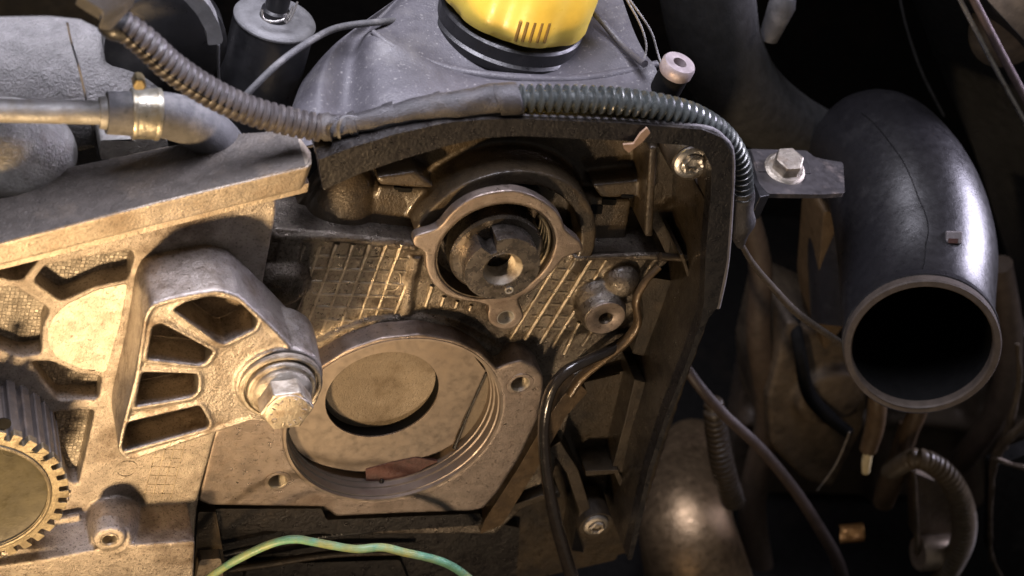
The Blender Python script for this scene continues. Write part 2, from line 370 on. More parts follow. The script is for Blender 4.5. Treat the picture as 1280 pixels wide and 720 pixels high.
# etched date grid
g = []
for i, x in enumerate((196, 207, 218, 230)):
    g.append(((x, 558), (x - 17, 624)))
for y in (561, 572, 583, 594, 605, 616): g.append(((196 - (y - 558) * 0.26, y), (230 - (y - 558) * 0.26, y + 1)))
for a, b in g:
    mk('etched_line', tube([(*a, H1 - 0.1, 0.8), (*b, H1 - 0.1, 0.8)], n=6, seg=2), rib_metal, t)
for q in range(4):
    a = [(150 + q, 585), (160, 580 + q), (168, 590)]
ringc = (158, 587)
mk('cast_mark', lathe(P(158, 586, H1), NV, [(4.2, -0.4), (4.2, 0.35), (5.0, 0.35), (5.0, -0.4), (4.2, -0.4)], 32), cast, t)

# bosses half hidden under the rail
for (x, y) in ((83, 300), (308, 250)):
    mk('round_boss', lathe(P(x, y, H1 + 3), NV, [(8.2, -4), (8.2, -0.6), (7.6, 0), (0.01, 0)], 40), cast, t)

# ================================================================== RAIL (slanting bar above the casting)
t = Thing('slanted_rail', 'long slanting bar with dusty grey top and gold front face under the corrugated conduit', 'rail', P(200, 280, 10))
top = [(-60, 320, 20), (100, 279, 20), (200, 253, 20), (300, 229, 20), (386, 208, 20), (391, 202, 17), (389, 190, 6), (376, 172, -1), (345, 163, -7), (300, 166, -12), (200, 184, -14), (85, 209, -17), (-60, 240, -20)]
tp = [P(*q) for q in top]
mb = prism(tp, (0, 2, -13.5)); mk('bar', mb, rail_mat, t, remesh=0.8, sm=3)
tp2 = [P(*q) + Vector((0, 0, 0.35)) for q in top]
cen = sum(tp2, Vector()) / len(tp2); tp2 = [p + (cen - p).normalized() * 1.3 for p in tp2]
mk('painted_top', prism(tp2, (0, 0, -1.0)), rail_top, t, bevel=0.3)
mk('lower_ledge', slab(O([(-60, 352), (0, 337), (100, 312), (240, 276), (384, 240), (386, 229), (240, 262), (0, 325), (-60, 340)], 15, 1), 12), rail_mat, t, bevel=0.8)

# ================================================================== BRACKET WITH FOUR WINDOWS
t = Thing('support_bracket', 'grey cast arm with four wedge-shaped windows, holding the big hex bolt', 'bracket', P(250, 520, 10))
HB = 38
fo = [(148, 566), (149, 548), (158, 510), (168, 470), (180, 395), (188, 380), (208, 373), (240, 366), (273, 361), (298, 368), (320, 388), (345, 412), (368, 436), (388, 456), (400, 478), (398, 500), (380, 522), (350, 528), (318, 524), (264, 542), (166, 574), (156, 574)]
wins = [[(216, 387), (233, 377), (264, 370), (296, 376), (322, 399), (318, 411), (280, 429), (273, 427)],
        [(191, 407), (204, 404), (267, 438), (256, 454), (247, 456), (184, 449)],
        [(178, 464), (247, 467), (247, 489), (238, 496), (169, 509)],
        [(160, 527), (249, 506), (262, 529), (258, 536), (158, 564), (152, 560)]]
front = O(fo, HB, 6); hs = [O(wn, HB, 4) for wn in wins]
mb = slab(front, 27, hs)
slab([p + Vector((0, 16, 0)) for p in front], 13, mb=mb)
for wn in wins:      # thin raised lips round the windows
    lp = catmull(rnd(wn, 5, 3), 1, True); wl = [P(x, y, HB) for x, y in lp]; cc = sum(wl, Vector()) / len(wl)
    wl = [(*(p + (p - cc).normalized() * 1.1 + Vector((0, 0.45, 0))), 1.15) for p in wl]; tube(wl + [wl[0]], mb=mb, n=8, seg=2, world=True)
lp = rnd(fo, 6, 3); wl = [P(x, y, HB) for x, y in lp]; cc = P(250, 470, HB)
wl = [(*(p + (cc - p).normalized() * 1.2), 0.95) for p in wl]; tube(wl + [wl[0]], mb=mb, n=8, seg=2, world=True)
lathe(P(349, 478, HB + 1.5), NV, [(0.01, -26), (19.5, -26), (18.6, -2.0), (17.6, 0), (0.01, 0)], 60, mb=mb)
mk('arm', mb, cast_bracket, t, remesh=0.62, sm=6)
for wn in wins:
    cx = sum(a for a, _ in wn) / len(wn); cy = sum(b for _, b in wn) / len(wn)
    big = [(cx + (a - cx) * 1.06, cy + (b - cy) * 1.06) for a, b in wn]
    lp = [P(x, y, HB) + Vector((0, 15.2, 0)) for x, y in rnd(big, 3)]
    mk('pocket_floor', slab(lp, 1.5), cast_pocket, t)

t = Thing('hex_flange_bolt', 'large hex bolt with marked head and stepped washers at the tip of the windowed bracket', 'bolt', P(352, 486, 40))
c0 = P(351, 482, HB + 3)
mk('washer', lathe(c0, NV, [(0.01, -1), (17.3, -1), (17.3, 0.8), (16.6, 1.4), (15.6, 1.4), (15.2, -0.6), (14.4, -0.6), (14.2, 2.8), (13.6, 3.3), (12.6, 3.3), (0.01, 3.3)], 72), steel, t)
hx = 9.7
mk('flange', lathe(c0, NV, [(0.01, 3.2), (12.0, 3.2), (12.3, 4.0), (12.3, 5.0), (11.6, 5.8), (9.5, 7.4), (0.01, 7.4)], 64), steel, t)
c1 = c0 + NV * 7
rot = math.radians(12)
def hexa(c, r, dy, n=6): return [c + NV * dy + Vector((math.cos(rot + math.pi * i / 3), 0, math.sin(rot + math.pi * i / 3))) * r for i in range(n)]
hexhead = mk('hex_head', slab(hexa(c1, 11.2, 8.5), 9), steel, t, bevel=0.9)
mk('head_face', lathe(c1, NV, [(0.01, 8), (9.3, 8), (9.0, 8.9), (8.4, 9.1), (0.01, 9.1)], 48), steel, t)
cf = c1 + NV * 9.2
rm = random.Random(9)
for i in range(15):
    a = 2 * math.pi * i / 15 + rm.uniform(-.08, .08); d = Vector((math.cos(a), 0, math.sin(a))); tg = Vector((-d.z, 0, d.x)); r0 = rm.uniform(5.6, 6.3); r1 = rm.uniform(7.1, 7.9)
    p = [cf + d * r0, cf + d * r1 + tg * rm.uniform(-.5, .5)]
    if i % 3 == 0: p.append(cf + d * r1 + tg * 1.4)
    if i % 4 == 1: p.insert(0, cf + d * r0 + tg * 1.2)
    mk('raised_mark', tube([(*q, 0.30) for q in p], n=6, seg=3, world=True), steel, hexhead)

# ================================================================== TIMING SPROCKET
t = Thing('timing_sprocket', 'toothed timing sprocket with gold rim and olive disc, cut off at the lower left', 'sprocket', P(-30, 622, 0))
HS = 44
cs = P(-34, 624, HS); NT = 34
def gear(c, r0, r1, n, k=0.5, und=0.0):
    out = []
    for i in range(n):
        for fr, rr in ((0.0, r1 - 0.5), (0.05, r1), (0.56, r1), (0.61, r1 - 0.6), (0.56, r0 + 0.8), (0.60, r0), (0.96, r0), (1.01, r0 + 0.8)):
            a = 2 * math.pi * (i + fr) / n + 0.05; out.append(c + Vector((math.cos(a), 0, math.sin(a))) * rr)
    return out
inner = [cs + Vector((math.cos(2 * math.pi * i / 72), 0, math.sin(2 * math.pi * i / 72))) * 30 for i in range(72)]
mk('toothed_rim', slab(gear(cs, 34.6, 38.6, NT), 3.5, [inner]), gold_rim, t, bevel=0.35)
mk('rim_lip', lathe(cs, NV, [(30.2, -1), (30.2, 0.9), (30.8, 1.3), (31.6, 0.9), (31.8, -1), (30.2, -1)], 96), gold_rim, t)
mk('disc', lathe(cs, NV, [(0.01, -6), (30.4, -6), (30.2, -1.2), (27, -2.2), (12, -2.4), (0.01, -2.4)], 96), olive_disc, t)
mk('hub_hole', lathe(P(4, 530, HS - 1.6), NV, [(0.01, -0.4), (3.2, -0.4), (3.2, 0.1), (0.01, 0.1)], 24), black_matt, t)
mk('disc_mark', lathe(P(14, 562, HS - 2.2), NV, [(3.6, -0.3), (3.6, 0.15), (4.0, 0.15), (4.0, -0.3), (3.6, -0.3)], 30), olive_disc, t)
t2 = Thing('timing_belt', 'dark toothed timing belt running back from the gold sprocket rim', 'belt', P(20, 470, 20))
cb = cs + Vector((0, 3.6, 0))
mk('belt_band', slab(gear(cb, 33.6, 37.4, NT), 40), beltrub, t2, bevel=0.4)

# ================================================================== HEAD PLATE WITH WAFFLE RIBS
t = Thing('cylinder_head_plate', 'oily waffle-ribbed casting between the black cover and the wide round opening', 'engine casting', P(600, 420, -8))
HW = -8
mb = slab(O([(336, 292), (345, 286), (420, 291), (522, 302), (600, 300), (722, 318), (822, 313), (836, 321), (832, 328), (817, 336), (797, 372), (798, 402), (765, 438), (722, 484), (690, 600), (620, 668), (380, 668), (300, 580), (290, 470), (322, 372), (330, 350)], HW, 3), 24, [[P(493, 528, 5) + Vector((51 * math.cos(2 * math.pi * i / 60), 5 - HW, 51 * math.sin(2 * math.pi * i / 60))) for i in range(60)]])
tube([(342, 295, HW, 5), (430, 298, HW, 5), (520, 309, HW, 5)], mb=mb, n=12)          # top rims
tube([(716, 322, HW + 1, 5), (770, 320, HW + 1, 5), (824, 319, HW + 1, 6)], mb=mb, n=12)
tube([(832, 322, HW + 1, 6), (815, 340, HW + 1, 4), (796, 372, HW + 1, 4), (795, 398, HW + 1, 4)], mb=mb, n=12)
# blank pad on the far left, curved web over the big bore, lug ramp
slab(O([(352, 300), (378, 301), (370, 344), (342, 345), (345, 322)], HW + 1.4, 4), 4, mb=mb)
lathe(P(352, 352, HW), NV, [(0.01, -6), (13, -6), (12, 2), (8, 6), (0.01, 7)], 40, mb=mb)
tube([(520, 318, HW - 1, 9), (512, 350, HW - 1, 9), (506, 385, HW - 1, 10), (498, 408, HW - 1, 10)], mb=mb, n=14)
tube([(392, 432, HW, 8), (430, 412, HW, 8), (470, 400, HW, 8), (520, 398, HW, 10), (560, 408, HW, 12), (600, 428, HW, 14), (640, 450, HW, 12)], mb=mb, n=14)
# bumps beside the boss
ball(P(775, 347, HW), (8.5, 9, 9), mb=mb); ball(P(741, 366, HW - 2), (10, 10, 11), mb=mb); ball(P(786, 362, HW), (5, 5, 7), mb=mb)
ball(P(722, 462, HW - 3), (6, 7, 5), mb=mb)
lathe(P(757, 398, 3), NV, [(0.01, -14), (12.5, -14), (10.6, -3), (9.9, -0.5), (9.4, 0), (4.4, 0), (4.4, -9), (0.01, -9)], 48, mb=mb)
mk('plate_body', mb, oily_cast, t, remesh=0.75, sm=4)
def rib(a, b, r0=1.7, r1=1.7, hh=HW + 0.1, m=rib_metal):
    n = 5; pts = []
    for i in range(n + 1):
        u = i / n; pts.append((a[0] + (b[0] - a[0]) * u + random.uniform(-.25, .25), a[1] + (b[1] - a[1]) * u, hh, (r0 + (r1 - r0) * u) * random.uniform(0.88, 1.15)))
    pts = [(x, y, h - 0.35, r * 1.7) for x, y, h, r in pts]
    mk('rib', tube(pts, n=8, seg=3), m, t)
def arc_y(x):       # upper edge of the big bore wall
    return 400 + ((x - 525) / 130.0) ** 2 * 38
for i, xt in enumerate((381, 401, 421, 442, 463, 483, 502)):
    x, y = xt, 304.0
    while y < arc_y(x) - 10 and y < 415: y += 2; x -= 0.36 * 2
    yb = y; xm = xt - 0.36 * 28
    if i >= 2: rib((xt, 304), (xm, 332), 2.6, 2.0, HW + 0.5)
    rib((xm + (0 if i >= 2 else 10), 332 if i >= 2 else 306), (x, yb), 1.6, 1.2)
rib((521, 322), (491, 398), 2.5, 1.6, HW + 0.5)
for y, x0, x1 in ((320, 392, 512), (336, 386, 508), (352, 382, 505), (368, 390, 500), (384, 396, 494), (399, 400, 450)):
    rib((x0, y - 1), (x1, y + 3), 1.3, 1.3, HW + 0.2)
mk('raised_letter', tube([(486, 340, HW, 1.3), (499, 341, HW, 1.3), (501, 352, HW, 1.3), (494, 362, HW, 1.3), (478, 362, HW, 1.3)], n=8, seg=5), rib_metal, t)
for a, b, r in (((703, 318), (638, 423), 1.7), ((720, 322), (656, 424), 2.3), ((739, 323), (673, 431), 2.3), ((758, 324), (740, 352), 2.0), ((728, 372), (690, 434), 2.1), ((724, 402), (705, 442), 2.1), ((746, 404), (728, 432), 1.6),
                ((540, 356), (532, 382), 2.4), ((555, 370), (551, 382), 2.0), ((572, 376), (569, 384), 1.8), ((589, 381), (587, 387), 1.6)):
    rib(a, b, r, r * 0.8, HW + 0.4)
for y, x0, x1 in ((336, 697, 750), (350, 690, 742), (364, 684, 720), (379, 672, 716), (394, 664, 718), (409, 655, 722)):
    rib((x0, y), (x1, y + 2), 1.2, 1.2, HW + 0.2)
# boss face and hole
c = P(757, 398, 3.3)
mk('boss_face', lathe(c, NV, [(3.3, -8), (3.3, -0.2), (3.6, 0), (9.0, 0), (9.2, -0.6), (9.2, -1.5), (3.2, -8), (3.3, -8)], 48), machined, t)
threaded_hole(t, 757, 398, 3.2, 3.3, 7, dark_steel)

# ================================================================== WIDE PUMP HOUSING (big round opening)
t = Thing('pump_housing', 'flat machined housing around the wide round opening, with three tapped holes', 'engine casting', P(450, 600, 0))
HP = 5
hol = circ(493, 528, HP, 50, 96)
ex = [(266, 549), (300, 470), (372, 490), (407, 470), (441, 447), (478, 435), (523, 430), (566, 435), (594, 446), (620, 462), (636, 455), (652, 451), (668, 457), (679, 470), (680, 492), (672, 525), (650, 572), (622, 616), (604, 636), (590, 639), (500, 642), (420, 646), (405, 634), (262, 632), (248, 626)]
# keep the wall outside the bore at the top
th = [circ(347, 602, HP, 5.2, 28), circ(650, 480, HP, 5.2, 28)]
out_ = O(ex, HP, 3)
cc = P(493, 528, HP)
out_ = [cc + (p - cc) * max(1.0, 52.6 / max(1e-6, (p - cc).length)) for p in out_]
mk('housing_body', slab(out_, 22, [hol] + th), machined, t, remesh=0.7, sm=2)
prof = [(50.6, 0.2), (49.4, 0.2), (49.2, -1.4), (48.6, -1.6), (48.4, -6.0), (47.7, -6.3), (47.5, -9.0), (47.0, -9.2), (46.8, -15.5), (46.8, -34), (50.6, -34), (50.6, 0.2)]
mk('stepped_bore', lathe(cc, NV, prof, 120), plate_metal, t)
mk('bore_floor', lathe(cc, NV, [(46.7, -15.8), (46.7, -14.8), (35.2, -14.8), (35.2, -15.8), (46.7, -15.8)], 96), plate_metal, t)
threaded_hole(t, 347, 602, HP + 0.2, 4.4); threaded_hole(t, 650, 480, HP + 0.2, 4.4)
lw = lathe(P(347, 602, HP), NV, [(4.5, -0.4), (4.7, 0.35), (6.2, 0.3), (6.6, -0.4), (4.5, -0.4)], 32)
mk('hole_rim', lw, machined, t)
mk('hole_rim', lathe(P(650, 480, HP), NV, [(4.5, -0.4), (4.7, 0.35), (6.2, 0.3), (6.6, -0.4), (4.5, -0.4)], 32), machined, t)
# slotted plate inside the bore
t2 = Thing('bore_plate', 'smooth grey-brown plate with an oval hole, set inside the wide round opening', 'plate', P(478, 520, 0))
HI = -5.0
arc = [(360, 548), (377, 568), (400, 580), (430, 587), (456, 589), (490, 583), (516, 575), (545, 566), (566, 555), (578, 525), (594, 490), (606, 463)]
ce = cc + Vector((0, HP - HI, 0))
topc = [ce + Vector((math.cos(a), 0, math.sin(a))) * 46.2 for a in (math.radians(52 + (176 - 52) * i / 40) for i in range(41))]
lp = topc + [P(x, y, HI) for x, y in catmull(arc[:9], 4)] + [P(x, y, HI) for x, y in arc[9:]]
oh = circ(478, 494, HI, 26.2, 72)
mk('plate_body', slab(lp, 6.0, [oh]), plate_metal, t2, bevel=0.45)
mk('hole_shade_sleeve', lathe(P(478, 494, HI), NV, [(26.1, -0.8), (25.9, -0.8), (26.3, -14), (26.6, -14), (26.1, -0.8)], 72), black_matt, t2)  # black sleeve paints in the shade on the hole's lower wall
mk('cavity_floor', lathe(P(478, 494, HI) + Vector((0, 9.2, 0)), NV, [(0.01, -1), (31, -1), (31, 3.4), (27, 3.0), (20, 1.8), (10, 0.5), (0.01, 0)], 72), sand_metal, t2)
mk('gap_shade_strip', tube([(608, 466, -5.5, 1.8), (598, 488, -5.5, 1.8), (586, 515, -5.5, 1.8), (576, 540, -5.5, 2.2), (568, 560, -5.5, 3)], n=8), oily_lip, t2)  # dark strip put in as the shade of the gap beside the plate
mk('side_pocket_floor', slab([P(x, y, -8.0) for x, y in ((608, 468), (618, 482), (625, 500), (622, 522), (608, 542), (590, 556), (575, 562), (570, 556))], 1.6), sand_metal, t2, bevel=0.3)
mk('red_seal_scrap', slab(O([(457, 587), (490, 578), (520, 572), (548, 577), (530, 585), (520, 593), (508, 600), (475, 603), (458, 601)], -4.4, 2), 2.0), red_seal, None, bevel=0.3, label='torn dark red seal fragment lying at the bottom edge of the wide opening', tag='seal')
mk('grime_crumb', ball(P(477, 602, -4), (1.2, 1, 1.6)), oily_lip, None, label='tiny dark crumb of grime below the torn red seal', tag='debris')

# ================================================================== UPPER RING FLANGE WITH CAMSHAFT
t = Thing('ring_flange', 'bright machined ring with two lugs around the camshaft end, above the waffle ribs', 'flange', P(620, 370, 0))
HR = 4
ro = [(517, 300), (523, 294), (547, 286), (567, 264), (592, 248), (622, 240), (652, 240), (680, 252), (700, 270), (708, 288), (724, 301), (728, 314), (706, 322), (690, 341), (667, 362), (648, 374), (655, 395), (646, 408), (632, 413), (617, 408), (610, 397), (611, 384), (600, 379), (567, 373), (543, 357), (533, 335), (531, 316), (519, 308)]
hol = circ(620, 315, HR, 26.3, 80)
mk('ring_body', slab(O(ro, HR, 0, 3), 5, [hol, circ(632, 397, HR, 3.5, 24)]), machined, t, remesh=0.55, sm=2)
cr = P(620, 315, HR)
mk('bore_sleeve', lathe(cr, NV, [(26.4, -0.6), (25.6, -0.6), (25.2, -8), (24.9, -24), (10, -25), (10, -27), (27.5, -27), (26.4, -0.6)], 80), dark_steel, t)
for k in range(5):
    a0 = -18 - k * 2; pts = []
    for i in range(14):
        a = math.radians(a0 + 72 * i / 13); pts.append((*(cr + Vector((math.cos(a), 0, math.sin(a))) * 24.4 + NV * (-3 - 3.4 * k)), 0.9))
    mk('seal_coil', tube(pts, n=8, seg=3, world=True), gold_rim, t)
threaded_hole(t, 632, 397, HR, 3.6, 8, bright_steel)
t = Thing('camshaft_end', 'dark round shaft end with keyway notch and threaded centre hole, inside the bright ring', 'shaft', cr)
sf = 11.5
key = []
ang = math.radians(128)
for i in range(72):
    a = 2 * math.pi * i / 72; r = 16.6
    if abs((a - ang + math.pi) % (2 * math.pi) - math.pi) < 0.17: r = 10.2
    key.append(cr + NV * sf + Vector((math.cos(a), 0, math.sin(a))) * r)
hole = [cr + NV * sf + Vector((math.cos(2 * math.pi * i / 40), 0, math.sin(2 * math.pi * i / 40))) * 8.6 for i in range(40)]
sm_ = [cr + NV * sf + Vector((6.2, 0, -11.0)) + Vector((math.cos(2 * math.pi * i / 20), 0, math.sin(2 * math.pi * i / 20))) * 1.9 for i in range(20)]
mk('shaft_nose', slab(key, 20, [hole, sm_]), shaft_steel, t, bevel=0.7)
mk('collar', lathe(cr, NV, [(0.01, -24), (20.5, -24), (20.5, 0.5), (19.4, 1.6), (17.5, 1.6), (9, 1.6), (0.01, 1.6)], 72), shaft_steel, t)
pf = [(8.8, sf + 0.1), (7.4, sf - 1.6)]
tt = 2.2
while tt < 10: pf += [(6.3, sf - tt - .5), (7.1, sf - tt - 1.0)]; tt += 1.1
pf += [(6.2, sf - 11), (0.01, sf - 11), (0.01, sf - 12), (9.4, sf - 12), (8.8, sf + 0.1)]
mk('threaded_bore', lathe(cr, NV, pf, 40), steel, t)
mk('dowel_ring', lathe(cr + Vector((6.2, 0, -11.0)), NV, [(1.9, sf - 1), (1.9, sf + 0.5), (1.2, sf + 0.5), (1.2, sf - 3), (0.01, sf - 3), (0.01, sf - 4), (1.9, sf - 4)], 24), bright_steel, t)

# ================================================================== BLACK TIMING COVER (open shell)
t = Thing('rear_timing_cover', 'oily black plastic cover shell with rounded top right corner, framing the shaft ring', 'cover', P(700, 300, -20))
HL = 22
outer = [(398, 200), (440, 184), (500, 166), (560, 153), (610, 149), (660, 149), (780, 154), (878, 162), (903, 172), (915, 192), (914, 250), (908, 330), (897, 384), (884, 400), (864, 455), (838, 520), (815, 590), (800, 660), (790, 700)]
inner_ = [(784, 700), (794, 656), (810, 588), (833, 517), (858, 454), (876, 402), (880, 378), (882, 320), (888, 250), (890, 210), (880, 190), (862, 182), (780, 176), (650, 170), (605, 172), (560, 182), (500, 200), (450, 217), (404, 238)]
mk('lip', slab(O(outer + inner_, HL, 3), 7), oily_lip, t, bevel=1.0)
mk('top_bead', tube([(x, y - 3 if y < 165 else y, HL - 3, 3.6) for x, y in outer[:13]], n=10, seg=6), M('dusty_cover_edge', (0.17, 0.16, 0.165), 0.0, 0.55, dirt=(0.05, 0.045, 0.045), damt=0.5, dscale=0.08, bump=0.3), t)
# outer wall carries on behind the lip
wi = [(x, y) for x, y in outer]; wj = [(x, y) for x, y in inner_]
o2 = [P(x, y, HL) for x, y in outer]; i2 = [P(x, y, HL) for x, y in inner_]
mk('side_wall', slab([p + Vector((0, 6.5, 0)) for p in [P(913, 262, HL)] + o2[11:] + [p + Vector((0.3, 0, 0)) for p in i2[:8]] + [P(887, 262, HL)]], 48), oily_pl, t, bevel=0.6)
mk('side_wall', slab([p + Vector((0, 6.5, 0)) for p in (P(903, 174, HL), P(914, 192, HL), P(913, 261, HL), P(888, 261, HL), P(891, 212, HL), P(884, 192, HL))], 12), oily_pl, t, bevel=0.6)
tw = [P(x, y, HL) + Vector((0, 6.5, 0)) for x, y in outer[:9]]
mk('side_wall', slab(tw + [P(x, y + 6, HL) + Vector((0, 6.5, 0)) for x, y in outer[:9]][::-1], 10), oily_pl, t, bevel=0.6)
HBK = -26
mb = slab(O([(396, 222), (450, 205), (560, 170), (650, 160), (780, 164), (870, 170), (890, 190), (893, 380), (850, 500), (790, 690), (600, 740), (600, 560), (700, 470), (560, 300), (340, 300)], HBK, 3), 6)
# raised arch over the shaft ring
ar = []
for rr, a0, a1 in ((42.5, -15, 172), (35.5, 172, -15)):
    for i in range(41):
        a = math.radians(a0 + (a1 - a0) * i / 40); ar.append(P(628, 312, -6) + Vector((math.cos(a), 0, math.sin(a))) * rr)
slab(ar, 22, mb=mb)
ball(P(426, 262, -24), (15, 10, 24), mb=mb)      # rounded lump on the left
slab(O([(470, 222), (520, 215), (545, 235), (540, 236), (475, 232)], -12, 4), 16, mb=mb)
slab(O([(474, 232), (545, 236), (528, 290), (456, 288)], -18, 2), 10, mb=mb)
slab(O([(724, 246), (790, 250), (782, 300), (728, 300)], -18, 3), 10, mb=mb)
slab(O([(740, 232), (812, 225), (812, 246), (752, 248)], -15, 3), 12, mb=mb)
slab(O([(812, 184), (822, 184), (816, 296), (806, 296)], -5, 1), 22, mb=mb)
mk('back_wall', mb, oily_pl, t, remesh=0.95, sm=3)
mk('screw_post', lathe(P(865, 203, 8), NV, [(0.01, -34), (10, -34), (9.4, 0), (0.01, 0)], 40), oily_pl, t)
for (x, y, h, w_, hh) in ((507, 238, -17.6, 9, 3), (498, 236, -17.4, 5, 2), (762, 253, -17.6, 9, 4), (746, 262, -17.6, 8, 6), (785, 246, -14.5, 8, 2)):
    mk('slot', slab(O([(x - w_, y - hh), (x + w_, y - hh + 1), (x + w_ - 2, y + hh), (x - w_ - 1, y + hh - 1)], h, 2), 3), black_matt, t)
# lower walls and compartments of the cover
def wall(pts, h, dep, wpx=5, m=oily_pl, nm='wall_rib'):
    up = []; dn = []
    for i, (x, y) in enumerate(pts):
        a = Vector(pts[max(0, i - 1)]); b = Vector(pts[min(len(pts) - 1, i + 1)]); d = (b - a).normalized(); n = Vector((-d.y, d.x)) * wpx / 2
        up.append((x + n.x, y + n.y)); dn.append((x - n.x, y - n.y))
    mk(nm, slab([P(x, y, h) for x, y in up + dn[::-1]], dep), m, t, bevel=0.5)
wall([(852, 318), (874, 380), (858, 430), (836, 500)], 0, 28, 5)
wall([(694, 556), (716, 590), (732, 640), (722, 690)], -2, 22, 15)
wall([(732, 592), (770, 590), (796, 646)], -4, 20, 7)
wall([(800, 476), (786, 535), (772, 590)], -6, 20, 14)
wall([(628, 640), (680, 622), (700, 618)], -2, 20, 7)
mk('lower_panel', slab(O([(800, 345), (848, 352), (836, 440), (822, 448), (790, 442), (805, 395)], -16, 4), 6), oily_pl, t, bevel=0.8)
mk('lower_floor', slab(O([(720, 480), (830, 450), (800, 600), (770, 700), (600, 740), (620, 640), (690, 540)], -20, 4), 6), oily_pl, t, bevel=0.6)
mk('screw_boss', lathe(P(745, 657, 2), NV, [(0.01, -18), (9.6, -18), (8.6, 0), (0.01, 0)], 40), oily_pl, t)

def socket_screw(px, py, h, r, label, m=bright_steel):
    c = P(px, py, h); t = Thing('socket_screw', label, 'screw', c)
    mk('screw_flange', lathe(c, NV, [(0.01, -1), (r, -1), (r, 0.4), (r * 0.9, 1.0), (r * 0.7, 1.2), (r * 0.62, 0.6), (0.01, 0.6)], 40), m, t)
    mk('socket_head', lathe(c, NV, [(r * 0.62, 0), (r * 0.6, 2.2), (r * 0.5, 2.6), (r * 0.36, 2.2), (r * 0.3, 0.2), (0.01, 0.0)], 40, fn=lambda a, q: 1 + (0.10 * math.cos(6 * a) if q > 0.1 else 0)), m, t)
socket_screw(865, 203, 9, 8.0, 'shiny recessed screw in the rounded top right corner of the black cover')
socket_screw(745, 657, 3, 6.3, 'small dull washer-head screw at the bottom of the black cover', steel)
mk('torn_flake', slab(O([(809, 160), (813, 166), (803, 178), (786, 191), (780, 186), (779, 181), (792, 180), (800, 168)], HL + 3, 1), 1.0), M('paper_flake', (0.36, 0.24, 0.16), 0.0, 0.5, bump=0.3), None, bevel=0.2, label='torn pale brown flake hanging on the upper lip of the black cover', tag='flake')

# ---- gasket lip and side strip along the head plate
mk('gasket_strip', tube([(824, 333, -2, 5), (808, 350, -1, 5.5), (795, 375, 0, 6), (797, 402, 0, 6.5), (784, 424, 0, 7), (757, 446, 0, 7), (728, 470, 0, 7), (712, 492, 0, 7)], n=16, seg=8, sq=0.8), gasket, None,
   label='wavy bronze rubber lip running past the small boss down to the black hose', tag='gasket')
mk('side_strip', slab(O([(722, 478), (735, 490), (708, 520), (672, 585), (628, 656), (600, 668), (606, 650), (645, 590), (680, 530), (704, 495)], 0, 3), 14), gasket, None, bevel=1.0,
   label='narrow brown edge strip slanting between pump housing and black cover', tag='strip')
mk('locating_pin', lathe(P(848, 322, -4), (1, 0, 0.0), [(0.01, -9), (1.8, -9), (1.8, 8), (0.01, 8)], 16), dark_steel, None, label='short dark pin at the right tip of the waffle-ribbed casting', tag='pin')

# ---- black oiled hose
mk('oil_hose', tube([(790, 418, -6, 6), (765, 436, 0, 7), (735, 450, 5, 7), (708, 464, 8, 7.5), (690, 486, 10, 7.5), (681, 520, 12, 7.5), (680, 560, 13, 7.5), (686, 610, 14, 8), (698, 665, 15, 8.5), (722, 745, 16, 9)], n=20, seg=12), oil_hose, None,
   label='glossy black oiled hose curving down beside the wide round opening', tag='hose')

# ---- lower pan under the pump housing
t = Thing('lower_black_guard', 'dark oily plastic guard below the wide round opening, behind the green wire', 'guard', P(430, 700, -10))
mk('guard_panel', slab(O([(262, 660), (420, 652), (600, 650), (650, 660), (640, 780), (262, 780)], -14, 3), 6), oily_lip, t, bevel=0.8)
mk('guard_ledge', slab(O([(268, 636), (402, 636), (408, 650), (600, 642), (606, 656), (420, 668), (272, 660)], -3, 3), 14), oily_lip, t, bevel=1.2)
mk('guard_ledge', tube([(275, 694, -8, 4), (360, 676, -8, 4), (450, 664, -8, 4), (540, 652, -8, 4), (600, 648, -8, 4)], n=12, seg=4), black_pl, t)
mk('guard_ledge', tube([(285, 712, -8, 5), (340, 704, -8, 5), (420, 692, -8, 5), (520, 690, -8, 4)], n=12, seg=4), oily_pl, t)
for i in range(26):
    u = i / 25; x = 392 + 140 * u; y = 673 - 24 * u
    mk('glint_bead', ball(P(x + random.uniform(-2, 2), y + random.uniform(-1, 1), -6.2), random.uniform(0.25, 0.5), n=5), bright_steel, t)  # glints along the ledge put in as tiny bright steel balls
mk('guard_post', slab(O([(248, 640), (270, 640), (284, 720), (240, 740)], 2, 3), 18), oily_pl, t, bevel=1.0)
mk('guard_post', slab(O([(250, 700), (276, 698), (282, 740), (240, 745)], 8, 3), 10), rail_mat, t, bevel=1.0)
mk('guard_block', slab(O([(310, 706), (500, 700), (520, 750), (300, 750)], -10, 4), 6), oily_lip, t, bevel=1.0)
mk('green_wire', tube([(255, 728, 26, 5), (270, 716, 28, 5), (299, 698, 30, 5.2), (338, 680, 32, 5.2), (368, 674, 33, 5.2), (394, 678, 33, 5.2), (442, 686, 33, 5.2), (477, 684, 33, 5.2), (507, 691, 33, 5.2), (546, 700, 32, 5.2), (570, 711, 30, 5.2), (598, 732, 28, 5)], n=16, seg=8, wob=0.10), wire_green, None,
   label='thin green and yellow wire arching along the bottom edge', tag='wire')

